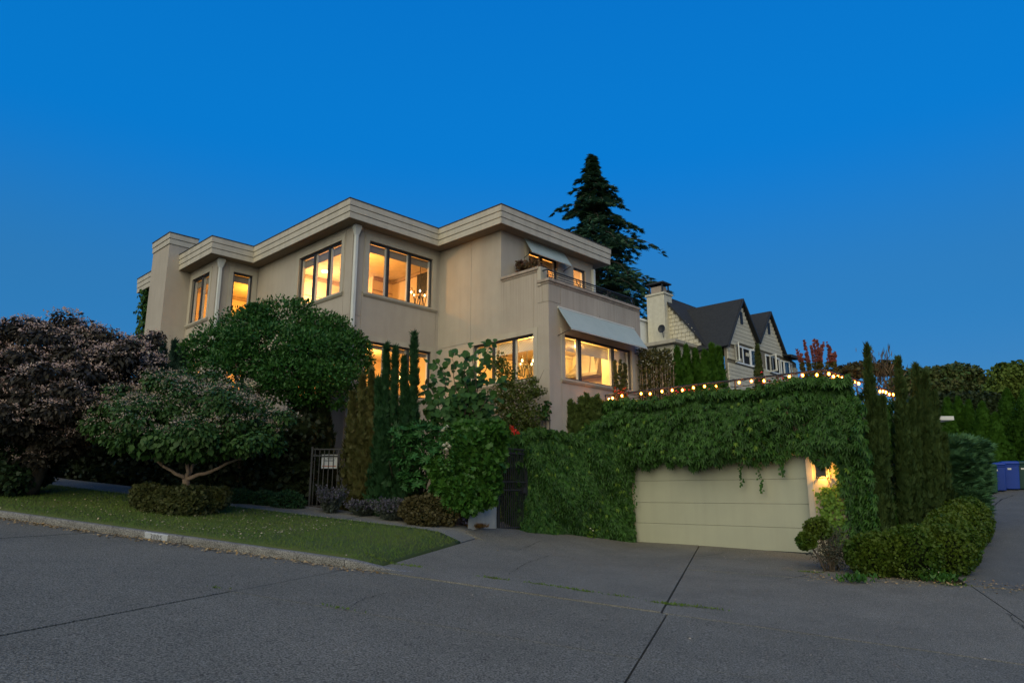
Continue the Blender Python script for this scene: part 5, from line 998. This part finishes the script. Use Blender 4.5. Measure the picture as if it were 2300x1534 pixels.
# balcony plants and urns
Q = at(1190, 596, 20.9); L = [PL(1168, 592, 20.6, 14, 8, .2), PL(1185, 598, 20.6, 26, 12, .3), PL(1200, 590, 20.7, 16, 9, .25), PL(1175, 606, 20.6, 18, 9, .25), PL(1215, 602, 20.4, 14, 7, .2)]
t2 = plant('potted_maple', 'small red leaved maple in a tub over the balcony parapet', 'potted plant', (Q[0], Q[1], 6.8)); MB().lathe([(.2, 0), (.26, .35), (.28, .4), (.22, .4)], (Q[0], Q[1], 6.8), 14).build('pot', COPING, t2)
leafy(t2, L, 850, (.06, .10), T_STAR, leafm('maple_red_leaf', (.13, .035, .03), (.06, .07, .02)), -.1, depth=(.2, 1.1), inside=0); limbs(t2, 'trunk', BARK, [wig(Q - np.array([0, 0, .8]), l[0], .025, .008) for l in L], 5)
for i, (u, lab) in enumerate(((17.75, 'pale pot standing on the balcony behind the railing'), (18.5, 'square stone planter at the balcony end'))):
    t = thing('balcony_pot', lab, 'pot', (u, vl + .5, 6.8), ROT)
    if i == 0: MB().lathe([(.12, .55), (.16, .8), (.2, 1.0), (.16, 1.02), (.1, .55)], (u, vl + .55, 6.8), 14).build('pot', WHITEPIPE, t); MB().lathe([(.06, 0), (.1, .3), (.05, .55)], (u, vl + .55, 6.8), 10).build('stand', IRON, t)
    else: MB().box((u - .2, vl + .4, 6.8), (u + .2, vl + .8, 7.72)).build('body', COPING, t, bevel=.02); MB().box((u - .24, vl + .36, 7.72), (u + .24, vl + .84, 7.79)).build('rim', COPING, t, bevel=.01)

# ================================================================== BACKGROUND
def conifer(label, px, pyt, y, zb, Rm, n_br, cat='tree'):
    top = at(px, pyt, y); base = np.array([top[0], top[1], zb]); t = plant('conifer_tree', label, cat, base); Hh = top[2] - zb
    MB().tube([tuple(base), tuple(base + np.array([.1, 0, Hh * .5])), tuple(top)], [.38, .22, .03], 8).build('trunk', BARK, t)
    P = []; D = []; S_ = []; m = MB()
    for k in range(n_br):
        f = (k + rng.uniform(0, 1)) / n_br; f = 1 - (1 - f) ** 1.15; z = zb + Hh * (.10 + .9 * f); Lb = min(12.6 * (1 - f) ** 1.08 + .1, Rm) * rng.uniform(.5, 1.2); a = k * 2.4 + rng.normal(0, .5); ca, sa = math.cos(a), math.sin(a); rise = rng.uniform(.05, .42)
        pts = []
        for u_ in np.linspace(0, 1, 6): pts.append(np.array([top[0] + ca * Lb * u_, top[1] + sa * Lb * u_, z + Lb * (rise * u_ - .5 * u_ ** 2.6)]))
        m.tube([tuple(p) for p in pts], np.linspace(.05, .01, 6), 4)
        ns = int(8 + 32 * Lb / Rm)
        for j in range(ns * 3):
            u_ = rng.uniform(.12, 1.02); i = min(int(u_ * 5), 4); p = pts[i] + (pts[i + 1] - pts[i]) * (u_ * 5 - i); sd = rng.choice([-1, 1]) * rng.uniform(0, .34) * Lb * (1.1 - u_ * .8); q = p + np.array([-sa * sd, ca * sd, -abs(sd) * .3 - rng.uniform(0, .12)])
            P.append(q); D.append(np.array([ca + -sa * np.sign(sd) * .8, sa + ca * np.sign(sd) * .8, -.35]) + rng.normal(0, .25, 3)); S_.append(rng.uniform(.22, .55))
    m.build('branches_or_core', BARK, t); P = np.array(P); cloud('foliage', P, np.array(D), nrm(np.array([0, 0, 1.]) + rng.normal(0, .35, P.shape)), np.array(S_), T_SPRAY, CONL, t, kind='stuff'); return t
conifer('tall dark conifer rising behind the house roof', 1330, 350, 48, 4.0, 5.2, 250)
def bush_tree(name, label, lum, y, n, size, mat, tmpl=T_BROAD, base=None, cat='tree', depth=(.5, 1.08), flat=.7):
    L = [PL(px, py, yy, rx, ry) for px, py, yy, rx, ry in lum]; c = np.mean([l[0] for l in L], 0); b = np.array([c[0], c[1], base if base is not None else c[2] - 4]); t = plant(name, label, cat, b)
    limbs(t, 'trunk', BARK, [wig(b, c, .16, .10)] + [wig(c - np.array([0, 0, .8]), l[0], .07, .02) for l in L], 6); leafy(t, sub_lumps(L, 6, .42, flat) + L, n, size, tmpl, mat, -.1, depth=depth, inside=.4); return t
bush_tree('broadleaf_tree', 'dark layered tree with rusty patches behind the alley', [(2060, 850, 50, 46, 20), (2105, 845, 50, 45, 20), (2150, 842, 50, 50, 22), (2185, 862, 50, 36, 18), (2120, 872, 49, 60, 18), (2030, 868, 50, 36, 22), (2200, 882, 50, 26, 14), (2165, 880, 49, 40, 14)], 50, 17000, (.14, .30), FARL)
bush_tree('broadleaf_tree', 'yellow green tree at the far right beyond the alley', [(2255, 845, 42, 30, 26), (2290, 840, 42, 36, 26), (2245, 872, 42, 30, 22), (2285, 872, 42, 36, 24), (2330, 850, 42, 40, 34), (2320, 890, 42, 40, 30)], 42, 11000, (.13, .27), FARL2, flat=.9)
b = at(2165, 960, 38); hedge_l = [(tuple(at(px, 930, 38) - np.array([0, 0, 0])), (.8, .6, 1.1)) for px in range(2100, 2240, 22)]; t = plant('far_hedge', 'dark level topped hedge behind the arborvitae on the alley', 'hedge', b - np.array([0, 0, 2])); core(hedge_l, .85, 'twigs_or_core', COREM, t); leafy(t, hedge_l, 5200, (.1, .2), T_TUFT, leafm('far_hedge_leaf', (.018, .034, .012), (.03, .045, .016)), .1, depth=(.85, 1.1), inside=.8)
for i, (px, tp, y, r) in enumerate(((2098, 915, 30, .62), (2128, 900, 31, .72), (2152, 898, 31.5, .72), (2176, 906, 31, .62), (2207, 910, 30, .82), (2235, 935, 29.5, .7), (2262, 880, 32, 1.05), (2300, 882, 31, 1.05), (2335, 885, 30, 1.0))):
    p = at(px, 1045, y); b = np.array([p[0], p[1], float(hr(p[0], p[1])) - .1]); t = spires('arborvitae', 'green arborvitae cone, ' + ['half hidden by the white shed', 'just right of the white shed', 'second right of the white shed', 'third right of the white shed', 'above the green bin', 'above the blue bins, shorter', 'tall and broad behind the blue bins', 'tall at the far right of the alley', 'cut by the right picture edge'][i], 'arborvitae', b, [(b, at(px, tp, y), r * .9, 4200), (b + np.array([.1, .1, 0]), at(px + 2, tp + 25, y), r * .9, 2000)], ARVL, (.12, .22), group='arborvitae along the alley', spread=.3)
# bins
def bin_(px, y, c, name, label, lidc=None):
    p = at(px, 1098, y); g = float(hr(p[0], p[1])); t = thing('wheelie_bin', label, 'bin', (p[0], p[1], g), 0, 'bins lined up on the alley'); m = M(name, c, tuple(v * .8 for v in c), rough=.5); lm = m; x, yy = p[0], p[1]; rz = R(-25)
    def rot(vs): return [(x + (a - x) * math.cos(rz) - (b_ - yy) * math.sin(rz), yy + (a - x) * math.sin(rz) + (b_ - yy) * math.cos(rz), c_) for a, b_, c_ in vs]
    def fr(w0, d0, z0, w1, d1, z1): return rot([(x - w0, yy - d0, z0), (x + w0, yy - d0, z0), (x + w0, yy + d0, z0), (x - w0, yy + d0, z0), (x - w1, yy - d1, z1), (x + w1, yy - d1, z1), (x + w1, yy + d1, z1), (x - w1, yy + d1, z1)])
    F6 = [(0, 3, 2, 1), (4, 5, 6, 7), (0, 1, 5, 4), (1, 2, 6, 5), (2, 3, 7, 6), (3, 0, 4, 7)]
    MB().add(fr(.22, .24, g + .02, .28, .31, g + .92), F6).add(fr(.295, .325, g + .88, .30, .33, g + .94), F6).build('body', m, t, bevel=.02)
    MB().add(fr(.31, .36, g + .945, .27, .30, g + 1.06), F6).build('lid', lm, t, bevel=.03)
    for s_2 in (-.2, .2): MB().tube(rot([(x + s_2 - .02, yy + .25, g + .1), (x + s_2 + .02, yy + .25, g + .1)]), .1, 10).build('wheel', BLACKFRAME, t)
    MB().add(fr(.02, .01, g + .5, .02, .01, g + .52), F6).build('handle', BLACKFRAME, t); MB().tube(rot([(x - .22, yy + .36, g + .95), (x + .22, yy + .36, g + .95)]), .018, 6).build('bar_handle', m, t)
    MB().add([tuple(v) for v in rot([(x - .1, yy - .305, g + .74), (x + .02, yy - .305, g + .74), (x + .02, yy - .312, g + .80), (x - .1, yy - .312, g + .80)])], [(0, 1, 2, 3)]).build('white_mark', WHITEPIPE, t)
bin_(2222, 26.6, (.008, .055, .028), 'bin_green', 'green wheeled bin half behind the juniper'); bin_(2242, 27.0, (.006, .038, .27), 'bin_blue', 'blue wheeled bin next to the green bin'); bin_(2273, 27.2, (.007, .042, .29), 'bin_blue_two', 'second blue wheeled bin beside the dark bin'); bin_(2303, 27.4, (.010, .045, .04), 'bin_dark', 'dark green wheeled bin at the picture edge')
# white shed
p = at(2112, 985, 26); sh = thing('shed', 'white boarded shed with flat eave showing behind the cypress', 'shed', (p[0], p[1], 1.5)); SHW = M('shed_paint', (.60, .60, .58), (.5, .5, .49), rough=.7, streak=.2); ztop = float(at(2112, 946, 26)[2]); x1 = float(at(2131, 960, 26)[0])
for k in range(12): MB().box((x1 - 2.2, 26, 1.2 + .17 * k), (x1 - .12, 27.8, 1.2 + .17 * k + .165)).build('siding_board', SHW, sh) if 1.2 + .17 * k < ztop else None
MB().box((x1 - 2.4, 25.8, ztop + .02), (x1 + .12, 28, ztop + .17)).build('roof', SHW, sh, bevel=.01)

# ---- neighbour house
KN = 1.15
def k3(u, v, z): return (u * KN, v * KN, 1.6 + (z - 1.6) * KN)
NH = thing('neighbor_house', 'shingled neighbour house with twin front gables and white chimney', 'house', k3(30.13, 15, 3.4), ROT)
SHBACK = M('shingle_gap', (.20, .18, .14), rough=.95)
SHING = M('cedar_shingle', (.56, .52, .41), (.46, .425, .335), scale=4, rough=.9, bump=.3, bscale=60, island=.4, streak=.2)
DARKROOF = M('asphalt_shingle', (.020, .023, .027), (.034, .036, .040), scale=6, rough=.95, bump=.6, bscale=40)
TRIM = M('dark_trim', (.03, .034, .042), rough=.6); WTRIM = M('white_trim', (.68, .70, .70), (.6, .62, .62), rough=.6)
BRICKW = M('painted_brick', (.58, .55, .45), (.46, .43, .34), scale=5, rough=.9, bump=.7, bscale=18, streak=.3)
def poly3(name, pts, mat, parent=NH, thick=.15, nrm_=None):
    pts = [Vector(k3(*p)) for p in pts]; n_ = (pts[1] - pts[0]).cross(pts[2] - pts[0]).normalized() if nrm_ is None else Vector(nrm_)
    q = [p + n_ * thick for p in pts]; k = len(pts); return MB().add([*pts, *q], [tuple(range(k)), tuple(range(2 * k - 1, k - 1, -1))] + [(i, (i + 1) % k, (i + 1) % k + k, i + k) for i in range(k)]).build(name, mat, parent)
vn, un = 15.0, 30.13
# backing walls
poly3('front_wall', [(un, vn + .03, 3.2), (38.2, vn + .03, 3.2), (38.2, vn + .03, 8.6), (36.44, vn + .03, 8.9), (34.96, vn + .03, 10.75), (33.4, vn + .03, 9.0), (31.82, vn + .03, 10.8), (un, vn + .03, 8.3)], SHBACK, nrm_=(0, 1, 0))
poly3('side_wall', [(un + .03, vn, 3.2), (un + .03, 21, 3.2), (un + .03, 21, 8.6), (un + .03, 18.4, 11.35), (un + .03, 15.6, 8.0)], SHBACK, nrm_=(1, 0, 0))
# shingles: side gable, one by one; front gables in courses
def rake(v): return 11.4 - 1.27 * abs(v - 18.35) if True else 0
rows = np.arange(7.9, 11.3, .205)
for r_, z in enumerate(rows):
    v = 15.2 + (.13 if r_ % 2 else 0)
    while v < 20.6:
        w = rng.uniform(.2, .3)
        if z + .12 < rake(v + w / 2) - .05 and not (18.1 < v + w / 2 < 19.1) and z > 8.3:
            a = k3(un - .02, v + .010, z + .016); b_ = k3(un + .028, v + w - .010, z + .200); piece('shingle', SHING, NH, a, b_)
        v += w
def gz(u): return max(10.75 - 1.42 * abs(u - 31.82) if u < 33.4 else -9, 10.75 - 1.30 * abs(u - 34.96), 8.35 if u > un else 0)
for r_, z in enumerate(np.arange(5.9, 10.7, .185)):
    segs = [(un, 38.2)] if z < 8.3 else []
    if z >= 8.3:
        for c, sl, lo, hi in ((31.82, 1.42, un, 33.4), (34.96, 1.3, 33.4, 36.5)):
            hw = (10.75 - z - .1) / sl
            if hw > .05: segs.append((max(lo, c - hw), min(hi, c + hw)))
    for a0, a1 in segs:
        u = a0
        while u < a1 - .02:
            w = min(rng.uniform(.8, 1.6), a1 - u)
            if not (((30.85 < u + w / 2 < 32.6) or (34.1 < u + w / 2 < 37.6)) and 7.6 < z + .1 < 8.62): piece('shingle_course', SHING, NH, k3(u + .004, vn - .03, z + .016), k3(u + w - .004, vn + .028, z + .185))
            u += w
# roofs
ap1, ap2 = (31.82, vn, 10.9), (34.96, vn, 10.85)
def roofp(name, pts): return poly3(name, pts, DARKROOF, thick=.08)
g1b = 18.1
roofp('roof', [(31.82, vn - .15, 10.92), (31.82, g1b, 10.92), (30.0, 17.2, 8.25), (29.95, vn - .15, 8.3)]); roofp('roof', [(31.82, vn - .15, 10.92), (33.42, vn - .15, 9.0), (33.42, g1b, 9.0), (31.82, g1b, 10.92)])
roofp('roof', [(34.96, vn - .15, 10.87), (34.96, 17.9, 10.87), (33.4, 17.9, 9.0), (33.4, vn - .15, 9.0)]); roofp('roof', [(34.96, vn - .15, 10.87), (36.6, vn - .15, 8.75), (36.6, 17.9, 8.75), (34.96, 17.9, 10.87)])
roofp('roof', [(un - .15, 18.35, 11.5), (39, 18.35, 11.5), (39, 15.7, 8.2), (un - .15, 15.75, 8.2)]); roofp('roof', [(un - .15, 18.35, 11.5), (un - .15, 21.3, 7.9), (39, 21.3, 7.9), (39, 18.35, 11.5)])
roofp('porch_roof', [(36.3, vn - .5, 8.7), (38.4, vn - .5, 8.75), (38.4, 17, 9.0), (36.3, 17, 9.0)])
def bargeboard(a, b, w=.14):
    a, b = Vector(k3(*a)), Vector(k3(*b)); dn = Vector((0, 0, -w * KN)); th = Vector((0, -.06, 0)); return MB().add([a, b, b + dn, a + dn, a + th, b + th, b + dn + th, a + dn + th], [(0, 1, 2, 3), (7, 6, 5, 4), (0, 4, 5, 1), (1, 5, 6, 2), (2, 6, 7, 3), (3, 7, 4, 0)]).build('bargeboard', TRIM, NH)
for a, b_ in (((31.82, vn - .15, 10.97), (29.95, vn - .15, 8.36)), ((31.82, vn - .15, 10.97), (33.42, vn - .15, 9.05)), ((34.96, vn - .15, 10.92), (33.4, vn - .15, 9.05)), ((34.96, vn - .15, 10.92), (36.6, vn - .15, 8.8)), ((36.3, vn - .5, 8.76), (38.4, vn - .5, 8.8))): bargeboard(a, b_)
for c in (31.76, 34.85):
    vt = piece('gable_vent', TRIM, NH, k3(c - .14, vn - .05, 9.68), k3(c + .14, vn, 10.3))
    for k in range(5): piece('louvre', BLACKFRAME, vt, *[tuple(q) for q in ((-.4, -.62, -.45 + .19 * k), (.4, -.5, -.45 + .19 * k + .06))])
# casement windows, some sashes standing open
NGL = glass('neighbor_glass', (.35, .4, .45), 2.2); DARKIN = M('dark_room', (.02, .022, .025), rough=.9)
def casement(u0, u1, z0, z1, opens):
    b0, b1 = k3(u0, vn + .005, z0), k3(u1, vn + .10, z1); w = piece('window', DARKIN, NH, b0, b1)
    m = MB(); f = .09; A, B = k3(u0, vn - .035, z0), k3(u1, vn + .02, z1)
    for (a, b_) in (((A[0], A[1], A[2]), (B[0], B[1], A[2] + f)), ((A[0], A[1], B[2] - f), (B[0], B[1], B[2])), ((A[0], A[1], A[2] + f), (A[0] + f, B[1], B[2] - f)), ((B[0] - f, A[1], A[2] + f), (B[0], B[1], B[2] - f)), (((A[0] + B[0]) / 2 - f / 2, A[1], A[2] + f), ((A[0] + B[0]) / 2 + f / 2, B[1], B[2] - f))): m.box(a, b_)
    m.build('window_frame', WTRIM, NH)
    for uh, sgn, ang in opens:
        h = k3(uh, vn - .04, z0); wd = .62; H2 = (z1 - z0) * KN; ca, sa = math.cos(R(ang)) * sgn, -math.sin(R(ang)); s = MB()
        def pt(a, z, d): return (h[0] + ca * a - sa * d * .0, h[1] + sa * a + d, h[2] + z)
        for (a0, a1, y0, y1) in ((0, wd, 0, .09), (0, wd, H2 - .09, H2), (0, .09, .09, H2 - .09), (wd - .09, wd, .09, H2 - .09)):
            s.add([pt(a0, y0, 0), pt(a1, y0, 0), pt(a1, y1, 0), pt(a0, y1, 0), pt(a0, y0, .05), pt(a1, y0, .05), pt(a1, y1, .05), pt(a0, y1, .05)], [(0, 1, 2, 3), (7, 6, 5, 4), (0, 4, 5, 1), (1, 5, 6, 2), (2, 6, 7, 3), (3, 7, 4, 0)])
        so = s.build('open_sash', WTRIM, NH); MB().add([pt(.09, .09, .02), pt(wd - .09, .09, .02), pt(wd - .09, H2 - .09, .02), pt(.09, H2 - .09, .02)], [(0, 1, 2, 3)]).build('pane', NGL, so)
casement(30.9, 32.5, 7.66, 8.55, ((30.95, -1, 42), (32.45, 1, 20))); casement(34.2, 35.9, 7.66, 8.55, ((34.7, -1, 60),)); casement(36.05, 37.5, 7.66, 8.5, ((36.4, 1, 12),))
# chimney, dormer and flat bay on the left
cq = MB().box(k3(un - .42, 18.0, 3.4), k3(un + .35, 19.02, 11.42)).build('chimney', BRICKW, NH, bevel=.02); MB().box(k3(un - .47, 17.95, 11.42), k3(un + .4, 19.07, 11.52)).build('chimney_band', BRICKW, cq)
MB().box(k3(un - .3, 18.2, 11.52), k3(un + .2, 18.8, 11.9)).build('flue', COPING, cq)
for a, b_ in ((-.35, 18.1), (-.35, 18.85), (.22, 18.1), (.22, 18.85)): MB().box(k3(un + a, b_, 11.52), k3(un + a + .06, b_ + .06, 12.02)).build('cap_leg', TRIM, cq)
MB().box(k3(un - .45, 18.0, 12.02), k3(un + .38, 19.0, 12.09)).build('chimney_cap', TRIM, cq)
MB().box(k3(28.3, 16.75, 3.4), k3(un, 20.3, 8.42)).build('bay', M('bay_paint', (.45, .42, .33), (.38, .35, .27), rough=.9, streak=.2), NH); MB().box(k3(28.05, 16.5, 8.45), k3(un + .1, 20.5, 8.62)).build('bay_roof', M('bay_fascia', (.42, .38, .30), rough=.8), NH, bevel=.015)
dm = MB().box(k3(29.3, 19.2, 8.62), k3(un + .3, 20.4, 10.15)).build('dormer', WTRIM, NH); MB().box(k3(29.2, 19.1, 10.16), k3(un + .5, 20.5, 10.26)).build('dormer_roof', WTRIM, dm)
piece('window', DARKIN, dm, k3(29.29, 19.35, 8.95), k3(29.3, 19.72, 9.95)); piece('pane', NGL, dm, k3(29.28, 19.85, 8.95), k3(29.3, 20.25, 9.95))
s = MB(); p0 = Vector(k3(29.25, 19.3, 8.9)); s.box(tuple(p0 + Vector((-.6, -.03, 0))), tuple(p0 + Vector((0, .02, 1.2)))); so = s.build('open_sash', WTRIM, dm); MB().box(tuple(p0 + Vector((-.53, -.035, .08))), tuple(p0 + Vector((-.07, .025, 1.12)))).build('pane', NGL, so)
ds = thing('satellite_dish', 'small grey satellite dish beside the white chimney', 'satellite dish', k3(29.5, 18.0, 9.4), ROT); c = k3(29.45, 18.02, 9.55)
dish = MB(); vs = [(c[0], c[1], c[2])]; 
for ring, rr, dx in ((0, .13, .03), (1, .24, .08)):
    for k in range(14): a = 2 * math.pi * k / 14; vs.append((c[0] - dx, c[1] + math.cos(a) * rr, c[2] + math.sin(a) * rr))
dish.add(vs, [(0, 1 + k, 1 + (k + 1) % 14) for k in range(14)] + [(1 + k, 15 + k, 15 + (k + 1) % 14, 1 + (k + 1) % 14) for k in range(14)]).build('dish', TRIM, ds); MB().tube([(c[0], c[1], c[2] - .1), (c[0] - .35, c[1] - .25, c[2] - .12)], .015, 5).tube([(c[0], c[1], c[2]), (c[0] + .1, c[1], c[2] - .5)], .02, 5).build('arm', TRIM, ds)
fw = thing('deck_parapet', 'low boarded parapet below the neighbour windows', 'fence', k3(33, 14.2, 6.5), ROT)
for k in range(4): MB().box(k3(32.6, 14.2, 5.6 + .24 * k), k3(38.6, 14.26, 5.6 + .24 * k + .225)).build('board', SHING, fw)
piece('cap', TRIM, fw, k3(32.6, 14.15, 6.57), k3(38.6, 14.3, 6.63))
